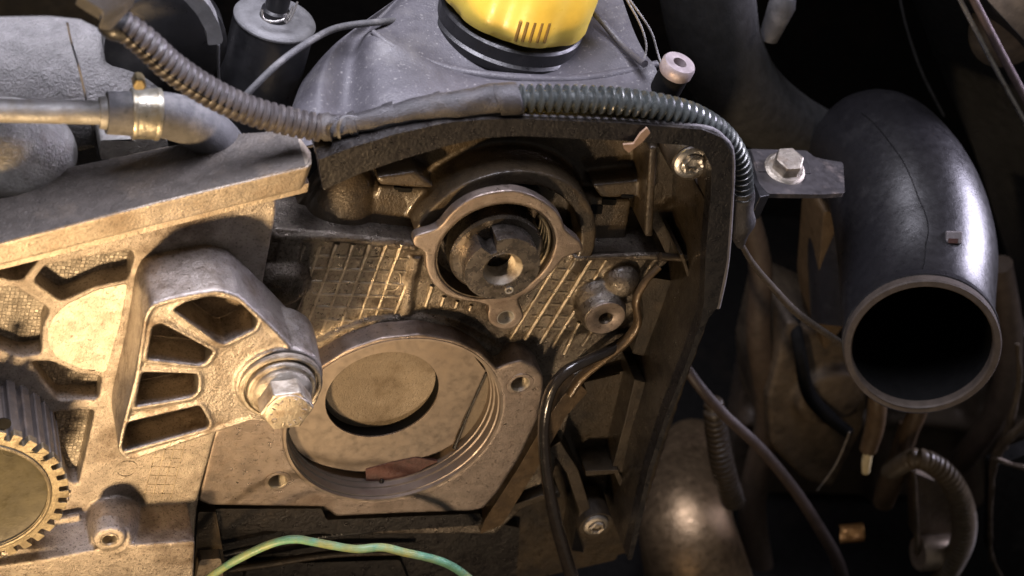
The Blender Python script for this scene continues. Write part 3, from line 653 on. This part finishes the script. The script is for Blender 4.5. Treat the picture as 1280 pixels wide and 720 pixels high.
# ================================================================== TOP LEFT: INTAKE PARTS
t = Thing('intake_manifold', 'rough grey moulded intake body with a thin seam, top left corner', 'manifold', P(80, 120, -60))
mb = tube([(-160, 100, -75, 100), (-60, 105, -75, 102), (40, 108, -75, 102), (120, 112, -76, 100), (155, 116, -77, 92), (178, 122, -78, 76), (190, 128, -79, 50), (196, 132, -80, 22)], n=64, seg=8)
mk('manifold_body', mb, manif, t, remesh=1.2, sm=8)
sp = []
mk('seam', tube([(84, 28, -28, 1.4), (90, 55, -26, 1.4), (99, 85, -27, 1.4), (107, 120, -30, 1.4), (116, 160, -36, 1.4), (122, 195, -44, 1.4)], n=8), manif, t)
mk('manifold_foot', slab(O([(125, 175), (208, 172), (212, 190), (125, 200)], -22, 5), 22), lobe_mat, t, bevel=2)
mb = ball(P(12, 188, -30), (27, 24, 20)); mk('rounded_lobe', mb, lobe_mat, None, remesh=1.0, sm=8, label='smooth pale grey rounded lobe below the aluminium pipe at the left edge', tag='casting')

t = Thing('coolant_pipe', 'dull aluminium pipe entering a clamped rubber hose at the left edge', 'pipe', P(60, 140, 0))
mk('pipe', tube([(-60, 137, -6, 15), (30, 139, -6, 15), (125, 141, -6, 15)], n=32, seg=3), pipe_al, t)
mk('pipe_bead', tube([(124, 141, -6, 20), (131, 141, -6, 21), (137, 141, -6, 20)], n=32, seg=3), pipe_al, t)
mk('rubber_hose', tube([(133, 141, -6, 27), (165, 142, -6, 28), (200, 143, -6, 29), (235, 152, -8, 30), (265, 170, -12, 30), (290, 200, -18, 28), (300, 235, -24, 26)], n=40, seg=8), hose_grey, None,
   label='dusty dark rubber elbow hose on the end of the aluminium pipe', tag='hose')
t = Thing('hose_clamp', 'zinc spring clamp around the rubber elbow hose, with a brass-coloured screw lug', 'clamp', P(180, 142, 0))
mk('clamp_band', tube([(165, 142, -6, 30.5), (169, 142, -6, 31.5), (190, 142.5, -6, 31.8), (198, 143, -6, 31)], n=48, seg=4), clamp_mat, t)
mk('band_edge', tube([(164, 142, -6, 32.2), (167, 142, -6, 32.8), (170, 142, -6, 32.2)], n=48, seg=3), clamp_mat, t)
mk('band_edge', tube([(193, 142.6, -6, 32.8), (196, 142.8, -6, 33.3), (199, 143, -6, 32.8)], n=48, seg=3), clamp_mat, t)
mk('screw_lug', prism([P(166, 108, 4), P(170, 100, 4), (P(180, 101, 4)), P(184, 108, 4), P(182, 113, 4), P(167, 113, 4)], (0, 6, 0)), M('brass_lug', (0.22, 0.18, 0.10), 0.6, 0.5), t, bevel=1.0)

t = Thing('wire_connector', 'black plug housing with grey cap where the left conduit starts', 'connector', P(90, 20, 0))
mk('plug_body', slab(O([(-60, -40), (165, -40), (165, 10), (150, 34), (128, 38), (100, 24), (60, 20), (-60, 22)], 2, 5), 40), black_matt, t, bevel=2)
mk('plug_cap', prism([P(96, -6, 16), P(172, -4, 12), P(142, 28, 14), P(126, 26, 16), P(128, 14, 16)], (0, 3, -6)), hose_grey, t, bevel=1)
mk('plug_collar', tube([(128, 26, 4, 14), (140, 30, 4, 20), (156, 34, 4, 20)], n=24), black_pl, t)

t = Thing('corrugated_conduit', 'dusty brown-grey corrugated conduit sloping from the top left plug to the taped joint', 'conduit', P(280, 120, 0), group='split wiring conduits')
mk('conduit_tube', tube([(148, 28, 4, 19.5), (180, 52, 5, 20), (215, 84, 6, 20), (262, 115, 7, 19.5), (312, 138, 8, 19), (362, 152, 9, 18.5), (402, 160, 10, 18)], n=32, pitch=3.25, amp=1.25), conduit, t)
mk('slit', tube([(150, 36, 9.5, 1.5), (178, 63, 10.5, 1.5), (212, 93, 11.5, 1.5), (260, 123, 12.5, 1.4), (300, 141, 12.5, 1.2)], n=8), black_matt, t)
t = Thing('taped_harness', 'taped wiring joint between the two corrugated conduits, above the black cover', 'wiring harness', P(500, 140, 0))
mk('taped_run', tube([(398, 160, 10, 17), (420, 160, 11, 16), (450, 153, 12, 15), (490, 145, 13, 15), (530, 136, 14, 17), (570, 131, 15, 17.5), (625, 124, 16, 18)], n=28, seg=10, wob=0.25), tape, t)
for a, b, r in (((404, 160), (412, 160), 18.5), ((480, 147), (494, 144), 16.2), ((544, 134), (552, 133), 18.2), ((438, 157), (446, 155), 16.4)):
    mk('tape_wrap', tube([(a[0], a[1], 11.5, r), ((a[0] + b[0]) / 2, (a[1] + b[1]) / 2, 11.8, r + 0.4), (b[0], b[1], 12, r)], n=28, seg=3, wob=0.2), tape, t)
mk('tape_flap', tube([(413, 176, 15, 3), (410, 160, 21, 3.2), (420, 148, 20, 2.6), (430, 143, 16, 1.5)], n=10, sq=0.5), tape, t)
mk('tape_flap', tube([(424, 172, 17, 2.4), (423, 158, 20, 2.6), (430, 146, 19, 1.8), (446, 146, 18, 1)], n=10, sq=0.5), hose_grey, t)
mk('tape_cuff', tube([(620, 125, 16, 19), (624, 124, 16, 20.5), (645, 123, 16, 20.5), (650, 122, 16, 19)], n=32, seg=4), tape, t)
t = Thing('corrugated_conduit', 'shiny dark green-tinted corrugated conduit bending round the top right of the black cover', 'conduit', P(800, 130, 0), group='split wiring conduits')
mk('conduit_tube', tube([(646, 123, 16, 18), (700, 123, 16, 18), (770, 126, 16, 18), (830, 135, 15, 17.5), (872, 148, 13, 17), (905, 172, 10, 16.5), (924, 205, 7, 15.5), (929, 245, 4, 14)], n=32, pitch=3.75, amp=2.5), conduit_dark, t)
mk('taped_end', tube([(928, 236, 4, 15), (926, 262, 3, 17), (925, 282, 2, 16), (925, 298, 1, 9), (926, 308, 0, 4)], n=24, wob=0.25), tape, t)
mk('bare_cable', tube([(924, 300, 0, 3.5), (940, 328, -4, 4), (965, 358, -8, 4.5), (995, 390, -12, 5), (1030, 415, -16, 4.6), (1070, 440, -22, 4)], n=14), M('cable_sheath', (0.10, 0.085, 0.07), 0.3, 0.22, bump=0.05), None,
   label='thin glossy cable running from the taped conduit end to the big black duct', tag='cable')

# ---- canister, bow and dark shapes behind
t = Thing('valve_canister', 'grey round canister with a black nipple and wire clip, top left of the valve cover', 'canister', P(345, 60, -60))
c = P(344, 22, -70)
k = pr(c, 1)
mk('canister_body', lathe(c, (0, 0, 1), [(0.01, -90), (50 * k, -90), (52 * k, -3.5), (51 * k, -1.5), (40 * k, -1.2), (0.01, -1)], 64), black_pl, t)
mk('canister_lid', lathe(c, (0, 0, 1), [(0.01, -1.2), (52.4 * k, -1.4), (52.4 * k, -0.6), (50 * k, 0.5), (44 * k, 1.2), (0.01, 2)], 64), M('canister_plastic', (0.12, 0.12, 0.122), 0.1, 0.5, dirt=(0.2, 0.2, 0.2), damt=0.4, bump=0.25), t)
mk('nipple', lathe(P(345, 12, -68), (0, 0, 1), [(0.01, -5), (19 * k, -5), (18 * k, 0), (15 * k, 1), (15 * k, 30), (0.01, 30)], 40), black_pl, t)
mk('wire_clip', tube([(327, 12, -60, 1.6), (330, 24, -58, 1.6), (345, 27, -57, 1.6), (360, 21, -58, 1.6), (366, 8, -60, 1.6)], n=10), bright_steel, t)
mk('wire_clip', tube([(358, 18, -57, 1.6), (357, 28, -57, 1.6), (364, 22, -57, 1.4), (372, 2, -60, 1.4)], n=10), bright_steel, t)
t = Thing('pulley_guard', 'curved grey guard arm with a dark disc behind the left conduit', 'guard', P(240, 60, -60))
mk('guard_arm', slab(O([(222, -20), (246, -10), (262, 8), (274, 30), (279, 50), (277, 55), (260, 57), (258, 40), (246, 18), (232, 2), (214, -12)], -40, 3), 10), M('guard_plastic', (0.22, 0.22, 0.22), 0.2, 0.4, bump=0.2), t, bevel=1)
mk('guard_disc', lathe(P(208, 60, -55), NV, [(0.01, -12), (25, -12), (25, -1), (23, 0), (0.01, 1)], 56), black_pl, t)
mk('guard_edge', tube([(273, 56, -46, 2), (273, 80, -46, 2), (274, 110, -48, 2)], n=8), hose_grey, t)
mk('vacuum_line', tube([(296, 132, -22, 4.5), (318, 108, -24, 4.5), (352, 76, -30, 4.5), (390, 50, -42, 4.5), (425, 34, -58, 4.5), (480, 27, -66, 4.5), (510, 26, -80, 4.5)], n=14), hose_grey, None,
   label='thin dark grey line rising from behind the conduit to the valve cover', tag='hose')

# ================================================================== VALVE COVER + OIL CAP
t = Thing('valve_cover', 'dusty grey plastic valve cover sloping up to the oil filler', 'cover', P(600, 110, -40))
rows = [[(352, 190, -8), (400, 178, -6), (440, 170, -10), (480, 160, -6), (600, 150, -6), (700, 148, -6), (780, 150, -6), (838, 156, -6)],
        [(364, 150, -24), (400, 140, -22), (434, 128, -32), (480, 116, -24), (600, 124, -17), (700, 124, -17), (780, 122, -19), (833, 128, -20)],
        [(374, 118, -42), (400, 98, -40), (438, 86, -50), (476, 72, -44), (600, 101, -30), (700, 104, -30), (780, 94, -35), (820, 86, -35)],
        [(386, 92, -58), (416, 60, -58), (446, 54, -66), (474, 46, -54), (580, 88, -40), (660, 92, -38), (765, 70, -46), (806, 66, -46)],
        [(412, 66, -75), (440, 38, -72), (462, 36, -78), (482, 32, -66), (560, 56, -54), (650, 72, -48), (748, 46, -58), (792, 38, -60)],
        [(470, 20, -95), (490, 2, -92), (505, -8, -95), (520, -14, -90), (550, -20, -90), (640, -20, -92), (735, -8, -88), (775, -10, -88)]]
mk('cover_shell', patch(rows, (0, 4, -5), 10, 10), cover_grey, t)
mk('cover_rib', tube([(722, -6, -74, 4), (750, 24, -62, 4), (780, 58, -48, 5), (806, 80, -30, 5)], n=12, seg=8), cover_grey, t)
mk('cover_crease', tube([(466, 40, -58, 4), (486, 56, -51, 6), (520, 73, -45.6, 7), (570, 89, -39.5, 7), (640, 98, -34.5, 7), (720, 100, -34, 7), (780, 91, -38, 7), (822, 80, -40, 5)], n=12, seg=8), cover_grey, t)
cap0 = P(646, 1, -70)
kc = pr(cap0, 1); zz = Vector((0, 0, 1))
mk('filler_collar', lathe(cap0, zz, [(60 * kc, -22), (98 * kc, -17), (98 * kc, -13.5), (96 * kc, -13), (94 * kc, -12.5), (93 * kc, -7), (90 * kc, -6), (60 * kc, -5), (60 * kc, -22)], 96), black_pl, t)
t = Thing('oil_filler_cap', 'bright yellow oil filler cap with grip ridges, top centre', 'oil cap', cap0)
def capfn(a, q):
    g = 0.5 + 0.5 * math.cos(8 * a + 0.6)
    return 1 - 0.055 * (1 - g) ** 2 if q > -4.5 else 1
mk('cap_body', lathe(cap0 + zz * 1.5, zz, [(0.01, -5), (88 * kc, -5), (95 * kc, -4), (98 * kc, -1), (98 * kc, 3), (99 * kc, 14), (97 * kc, 22), (92 * kc, 27), (80 * kc, 29), (0.01, 29)], 160, fn=capfn), yellow, t)
base_a = None
for i, x in enumerate((645, 654, 663, 672, 681)):
    y0 = 27 + i * 0.5; y1 = 51 + i * 0.6
    # grooves sit on the cap's side: walk the ray to the cap cylinder
    pts = []
    for yy, xx in ((y0, x + 6), ((y0 + y1) / 2, x + 2.5), (y1, x - 1)):
        d = ray(xx, yy); best = None
        A = d.x ** 2 + d.y ** 2; Bq = 2 * ((CAM.x - cap0.x) * d.x + (CAM.y - cap0.y) * d.y); Cq = (CAM.x - cap0.x) ** 2 + (CAM.y - cap0.y) ** 2 - (97.3 * kc) ** 2
        disc = Bq * Bq - 4 * A * Cq
        if disc > 0: tt_ = (-Bq - math.sqrt(disc)) / (2 * A); pts.append((*(CAM + d * tt_), 0.75))
    if len(pts) == 3: mk('grip_groove', tube(pts, n=8, seg=4, world=True), M('cap_groove_brown', (0.20, 0.12, 0.02), 0.0, 0.6), t)  # grooves drawn as thin dark brown tubes on the cap's side

t = Thing('steel_bushing', 'pale steel sleeve on a dark post right of the valve cover', 'bushing', P(848, 100, -30))
c = P(850, 78, -24); kb = pr(c, 1); ax = Vector((0.05, -0.12, 1)).normalized()
mk('sleeve', lathe(c, ax, [(9 * kb, -12), (9 * kb, 0), (20 * kb, 0), (22 * kb, -1.2), (22 * kb, -5), (9 * kb, -12)], 48), M('sleeve_zinc', (0.42, 0.36, 0.36), 0.5, 0.45, dirt=(0.25, 0.2, 0.19), damt=0.3, bump=0.1), t)
mk('post', lathe(c, ax, [(0.01, -34), (19 * kb, -34), (20 * kb, -4), (9.5 * kb, -5), (0.01, -8)], 40), black_matt, t)
mk('thin_wire', tube([(778, -10, -40, 1.3), (800, 30, -40, 1.3), (808, 58, -38, 1.3), (804, 78, -36, 1.3)], n=8), lobe_mat, None, label='thin pale wire hanging left of the steel bushing, inner of two', tag='wire')
mk('thin_wire', tube([(780, -10, -44, 1.3), (812, 36, -44, 1.3), (822, 66, -42, 1.3), (830, 92, -38, 1.3)], n=8), lobe_mat, None, label='thin pale wire beside the steel bushing, outer of two', tag='wire')

# ================================================================== RIGHT: DUCT, TAB, HOSES
t = Thing('air_duct', 'large glossy black intake elbow with its round mouth open to the viewer', 'air duct', P(1150, 430, 20))
m0 = P(1153, 434, 10)
def V(p, r, u, b): return p + R_ * r + U_ * u + B_ * b
dp = [V(m0, *q) for q in ((0, 0, 0), (1.2, 8, -14), (4, 24, -32), (7.0, 46, -49), (5, 70, -64), (-0.5, 90, -82), (-5, 99, -102), (-6, 86, -122), (-4, 50, -137), (-2, 12, -143))]
rr = [36.6, 36.0, 37.6, 39.4, 38.4, 35.6, 33.0, 31.5, 31, 30]
ctl = [(*p, r) for p, r in zip(dp, rr)]
mb = tube(ctl, n=72, seg=12, world=True, cap=False)
# inner wall and rim: thick tube
ctl2 = [(*p, r - 2.6) for p, r in zip(dp, rr)]
mbi = tube(ctl2, n=72, seg=12, world=True, cap=False)
mk('inner_shade_wall', mbi, black_matt, t)  # inside of the duct wall blackened to stand for its shade
mk('duct_wall', mb, duct, t)
ax = (dp[0] - dp[1]).normalized()
mk('mouth_rim', lathe(dp[0], ax, [(36.9, -4.5), (37.1, 0.2), (36.5, 1.1), (33.9, 1.1), (33.2, 0.2), (33.1, -4.5), (36.9, -4.5)], 96), duct_rim, t)
mk('mouth_band', lathe(dp[0], ax, [(36.4, -9), (37.5, -8.6), (37.5, -5), (36.7, -4.6), (36.4, -9)], 96), duct, t)
# moulding seam on the outside and clip
c = catmull(ctl, 12); sm2 = []
for i in range(12, 66, 3):
    p = Vector(c[i][:3]); tg = (Vector(c[min(i + 1, len(c) - 1)][:3]) - Vector(c[i - 1][:3])).normalized()
    view = (CAM - p).normalized(); side = tg.cross(view).normalized(); up = side.cross(tg).normalized()
    if up.dot(view) < 0: up = -up
    sg = 1 if side.dot(R_) > 0 else -1
    d = (up * math.cos(0.12) + side * sg * math.sin(0.12)).normalized()
    sm2.append((*(p + d * c[i][3]), 0.28))
mk('mould_seam', tube(sm2, n=8, seg=3, world=True), black_matt, t)
q = P(1191, 296, 6)
cq = Vector(c[26][:3]); 
best = min(((Vector(x[:3]) - CAM).length for x in c), default=0)
# the clip tab is set on the duct's surface along the line of sight
def hit_duct(px, py):
    d = ray(px, py); bt = None
    for s in range(700, 1250):
        p = CAM + d * s
        if any((p - Vector(x[:3])).length < x[3] for x in c[::2]): bt = p; break
    return bt or P(px, py, 0)
ct = hit_duct(1191, 297)
bx = MB()
for dz in (0,):
    loop = [ct + R_ * a + U_ * b + B_ * 2.5 for a, b in ((-4, -3), (4, -3.2), (4.4, 3), (-3.6, 3.2))]
    prism(loop, -B_ * 6, mb=bx)
ctab = mk('clip_tab', bx, M('clip_grey', (0.20, 0.18, 0.18), 0.2, 0.45), t, bevel=0.8)
bx = prism([ct + R_ * a + U_ * b + B_ * 3.2 for a, b in ((-3, -2.6), (1.6, -2.8), (2.0, -0.6), (-2.6, -0.4))], -B_ * 3)
mk('clip_window', bx, M('clip_rust', (0.06, 0.02, 0.012), 0.0, 0.6), ctab)

t = Thing('mounting_tab', 'flat grey steel tab between the conduit and the black duct', 'bracket', P(990, 225, -20))
zt = P(985, 225, -50).z
pts = [(938, 186), (1008, 188), (1018, 196), (1030, 199), (1054, 203), (1056, 241), (1028, 243), (960, 242), (948, 228)]
mk('tab_plate', prism([G(x, y, zt) for x, y in rnd(pts, 3)], (0, 0, -2.5)), M('tab_steel', (0.06, 0.056, 0.057), 0.4, 0.42, dirt=(0.24, 0.2, 0.18), damt=0.4, bump=0.12), t, bevel=0.4)
mk('tab_fold', prism([G(x, y, zt + 0.6) for x, y in ((938, 186), (1008, 188), (1014, 216), (948, 214))], (0, 0, -1.5)), M('tab_steel', (0, 0, 0)), t, bevel=0.3)
mk('tab_edge', prism([G(x, y, zt - 0.2) for x, y in ((926, 186), (938, 186), (962, 244), (950, 246))], (0, 0, -14)), black_pl, t, bevel=0.4)
t = Thing('tab_bolt', 'small steel hex bolt with round flange on the flat grey tab', 'bolt', G(980, 214, zt))
c = G(980, 213, zt + 1); kk = pr(c, 1.25); axb = Vector((-0.12, -0.25, 1)).normalized()
mk('flange', lathe(c, axb, [(0.01, 0), (21 * kk, 0), (21 * kk, 1.4), (18 * kk, 2.6), (0.01, 3)], 48), steel, t)
xx = axb.orthogonal().normalized(); yy = axb.cross(xx)
lp = [c + axb * 9 + (xx * math.cos(i * math.pi / 3 + .3) + yy * math.sin(i * math.pi / 3 + .3)) * (15.5 * kk) for i in range(6)]
mk('hex_head', prism(lp, -axb * 7.5), steel, t, bevel=0.7)

mk('radiator_hose', tube([(880, -80, -150, 62), (884, -10, -150, 60), (898, 60, -152, 56), (930, 118, -158, 52), (985, 158, -168, 44), (1050, 186, -180, 36)], n=48, seg=10), M('hose_far', (0.045, 0.045, 0.045), 0.0, 0.5, dirt=(0.03, 0.03, 0.028), damt=0.5, bump=0.15), None,
   label='fat dull black hose curving behind the conduit toward the duct', tag='hose')
mk('small_knob', lathe(P(978, 6, -150), (0, 0, 1), [(0.01, -20), (5, -20), (7, 0), (5, 6), (0.01, 8)], 24), hose_grey, None, label='small dark knob at the top edge right of the fat hose', tag='knob')

t = Thing('fender_panel', 'dark painted side panel with bright trim edges, top right corner', 'panel', P(1180, 100, -180))
mk('panel_skin', prism([P(1120, -60, -200), P(1165, 60, -200), P(1215, 180, -200), P(1262, 330, -195), P(1300, 480, -190), P(1420, 480, -120), P(1420, 200, -110), P(1180, -60, -110)], (6, 6, -6)), paintgrey, t, bevel=1)
mk('panel_crease', tube([(1122, -20, -196, 1.5), (1132, 30, -196, 1.6), (1152, 90, -196, 1.8), (1180, 145, -194, 1.5)], n=8), M('crease_grey', (0.12, 0.12, 0.12), 0.2, 0.4), t)
for a, r, m in ((0, 3.4, bright_steel), (17, 5.5, M('trim_mauve', (0.22, 0.17, 0.17), 0.4, 0.4))):
    mk('trim_strip', tube([(1190 + a, -20, -108, r), (1230 + a, 58, -108, r), (1262 + a, 118, -108, r), (1300 + a, 185, -108, r)], n=12, seg=4), m, t)
mk('fabric_liner', ball(P(1270, 20, -130), (24, 14, 30)), beige, None, label='round beige padded liner behind the trim in the top right corner', tag='liner')

# ================================================================== LOWER RIGHT
mk('heat_shield_tube', tube([(868, 560, -210, 40), (862, 590, -180, 50), (856, 622, -144, 56), (858, 660, -108, 60), (872, 720, -94, 66), (890, 800, -84, 72)], n=56, seg=10), exhaust, None, label='dull silver rounded pipe catching warm light at the bottom, right of the cover', tag='pipe')
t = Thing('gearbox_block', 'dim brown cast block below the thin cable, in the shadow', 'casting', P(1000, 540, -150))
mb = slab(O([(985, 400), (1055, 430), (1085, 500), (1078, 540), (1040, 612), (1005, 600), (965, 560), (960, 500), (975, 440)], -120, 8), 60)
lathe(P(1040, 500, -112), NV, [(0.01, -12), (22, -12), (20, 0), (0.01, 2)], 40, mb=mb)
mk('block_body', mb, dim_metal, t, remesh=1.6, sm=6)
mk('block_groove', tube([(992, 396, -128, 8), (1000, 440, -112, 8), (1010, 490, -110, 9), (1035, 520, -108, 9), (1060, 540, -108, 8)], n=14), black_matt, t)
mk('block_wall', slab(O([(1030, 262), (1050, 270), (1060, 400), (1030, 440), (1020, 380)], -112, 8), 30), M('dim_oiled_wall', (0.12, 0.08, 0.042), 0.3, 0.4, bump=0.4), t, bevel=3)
mk('thin_rod', tube([(1062, 540, -70, 1.3), (1045, 580, -72, 1.2), (1022, 613, -74, 1)], n=8), steel, None, label='fine bright rod slanting down beside the dim cast block', tag='rod')
mk('dark_cable', tube([(845, 440, -60, 7), (872, 480, -50, 7), (905, 518, -50, 7), (950, 560, -52, 7), (990, 608, -54, 7.2), (1024, 660, -56, 7.5), (1048, 705, -58, 8), (1062, 760, -60, 8)], n=18), M('dark_cable_rubber', (0.04, 0.028, 0.024), 0.0, 0.5, bump=0.15), None, label='dark cable sloping from under the black cover to the bottom edge', tag='cable')
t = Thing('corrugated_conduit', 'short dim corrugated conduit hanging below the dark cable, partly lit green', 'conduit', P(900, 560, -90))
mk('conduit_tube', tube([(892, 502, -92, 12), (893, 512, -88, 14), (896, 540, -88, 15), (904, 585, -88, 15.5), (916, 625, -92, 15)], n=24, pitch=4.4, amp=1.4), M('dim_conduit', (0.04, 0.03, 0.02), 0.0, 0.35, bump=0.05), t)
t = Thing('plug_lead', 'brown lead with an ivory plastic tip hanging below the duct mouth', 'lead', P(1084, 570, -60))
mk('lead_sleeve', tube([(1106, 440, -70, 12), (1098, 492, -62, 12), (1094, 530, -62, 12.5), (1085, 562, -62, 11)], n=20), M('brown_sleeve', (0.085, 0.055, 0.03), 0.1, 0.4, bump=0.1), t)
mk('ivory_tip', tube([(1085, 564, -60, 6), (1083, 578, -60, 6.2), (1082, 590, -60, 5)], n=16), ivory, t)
t = Thing('plug_lead', 'second brown lead end right of the ivory-tipped one, below the duct mouth', 'lead', P(1130, 540, -80))
mk('lead_sleeve', tube([(1160, 440, -86, 12), (1150, 505, -82, 12), (1138, 535, -82, 12), (1132, 560, -84, 10)], n=20), M('brown_sleeve', (0, 0, 0)), t)
mk('lead_sleeve', tube([(1136, 530, -96, 12), (1122, 580, -88, 14), (1112, 604, -88, 15), (1104, 628, -90, 13)], n=20), M('brown_sleeve', (0, 0, 0)), t)
cp = []
for i in range(100):
    a = i * 0.5; u = i / 99; base = P(1050 + 30 * u, 668 - 3 * u, -100); cp.append((*(base + (U_ * math.cos(a) + B_ * math.sin(a)) * 5.4), 0.42))
mk('coil_spring', tube(cp, n=8, seg=3, world=True), copper, None, label='small golden coil spring deep in the shadow at the bottom', tag='spring')
t = Thing('corrugated_conduit', 'dim brown corrugated conduit arching down beside the metal bracket, bottom right', 'conduit', P(1190, 620, -60))
mk('conduit_tube', tube([(1112, 590, -90, 12), (1140, 574, -64, 13), (1165, 580, -60, 14), (1190, 603, -56, 15), (1204, 638, -54, 15.5), (1204, 672, -54, 15.5), (1190, 705, -56, 15), (1168, 740, -58, 14)], n=24, pitch=3.6, amp=1.4), M('brown_conduit', (0.12, 0.09, 0.055), 0.0, 0.38, bump=0.06), t)
t = Thing('dim_bracket', 'small dull metal bracket with a shiny band inside the brown conduit arch', 'bracket', P(1165, 680, -70))
mk('bracket_plate', slab(O([(1142, 590), (1190, 610), (1200, 640), (1196, 680), (1146, 678)], -72, 4), 12), dim_metal, t, bevel=1)
mk('shiny_band', lathe(P(1168, 690, -66), (1, 0, 0.1), [(0.01, -11), (10, -11), (11, -9), (11, 9), (10, 11), (0.01, 11)], 40), M('warm_band', (0.42, 0.34, 0.26), 0.7, 0.35, bump=0.15), t)
mk('bracket_post', tube([(1142, 588, -66, 3), (1145, 640, -66, 3), (1146, 690, -66, 4)], n=10), dim_metal, t)
t = Thing('crumpled_shield', 'crumpled dull foil edge with a dark panel at the right border', 'shield', P(1255, 600, -60))
mk('dark_panel', slab(O([(1240, 585), (1300, 560), (1300, 760), (1262, 760), (1238, 690)], -80, 3), 10), black_pl, t, bevel=1)
mk('foil_edge', tube([(1238, 700, -66, 3), (1238, 640, -64, 3), (1240, 600, -62, 4), (1246, 565, -60, 6), (1262, 545, -56, 8), (1290, 520, -54, 9)], n=14, wob=0.5), M('dull_foil', (0.11, 0.085, 0.06), 0.6, 0.4, bump=0.5), t)
mk('foil_edge', tube([(1240, 572, -58, 3), (1262, 580, -56, 4), (1296, 588, -56, 4)], n=12, wob=0.5), M('dull_foil', (0, 0, 0)), t)
mk('foil_edge', tube([(1272, 430, -60, 3), (1274, 480, -60, 4), (1264, 520, -58, 5), (1256, 560, -58, 5)], n=12, wob=0.5), M('dull_foil', (0, 0, 0)), t)
mk('foil_edge', tube([(1238, 690, -66, 3), (1246, 712, -66, 3), (1262, 740, -66, 3)], n=12, wob=0.3), M('dull_foil', (0, 0, 0)), t)

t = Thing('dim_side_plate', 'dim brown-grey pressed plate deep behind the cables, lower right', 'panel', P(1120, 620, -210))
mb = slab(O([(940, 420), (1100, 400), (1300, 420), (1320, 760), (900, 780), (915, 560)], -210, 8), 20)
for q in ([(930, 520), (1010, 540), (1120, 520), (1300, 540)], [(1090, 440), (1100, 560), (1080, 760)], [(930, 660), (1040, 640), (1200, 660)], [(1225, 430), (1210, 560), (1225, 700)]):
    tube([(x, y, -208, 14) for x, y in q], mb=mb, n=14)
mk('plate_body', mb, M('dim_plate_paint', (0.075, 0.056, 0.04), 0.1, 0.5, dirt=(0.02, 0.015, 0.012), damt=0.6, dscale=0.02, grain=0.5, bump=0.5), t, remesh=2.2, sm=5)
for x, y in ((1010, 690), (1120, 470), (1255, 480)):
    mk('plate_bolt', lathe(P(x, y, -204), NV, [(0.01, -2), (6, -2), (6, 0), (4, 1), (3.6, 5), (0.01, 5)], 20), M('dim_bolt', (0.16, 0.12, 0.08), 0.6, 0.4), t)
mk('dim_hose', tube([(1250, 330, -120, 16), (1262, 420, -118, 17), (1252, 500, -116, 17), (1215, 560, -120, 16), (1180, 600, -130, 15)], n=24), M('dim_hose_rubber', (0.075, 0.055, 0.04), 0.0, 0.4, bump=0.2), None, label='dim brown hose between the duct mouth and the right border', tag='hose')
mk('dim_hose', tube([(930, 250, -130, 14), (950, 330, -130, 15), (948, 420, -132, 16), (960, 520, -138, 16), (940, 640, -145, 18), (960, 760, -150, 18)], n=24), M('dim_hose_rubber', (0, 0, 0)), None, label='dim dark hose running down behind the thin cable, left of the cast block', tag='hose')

# ================================================================== freeze the remeshed castings and bevels
dg = bpy.context.evaluated_depsgraph_get()
for o in BAKE:
    ev = o.evaluated_get(dg); me = bpy.data.meshes.new_from_object(ev, preserve_all_data_layers=True, depsgraph=dg)
    me.name = o.name
    o.modifiers.clear(); o.data = me
print('TRIS', sum(len(p.vertices) - 2 for o in COL.objects if o.type == 'MESH' for p in o.data.polygons))
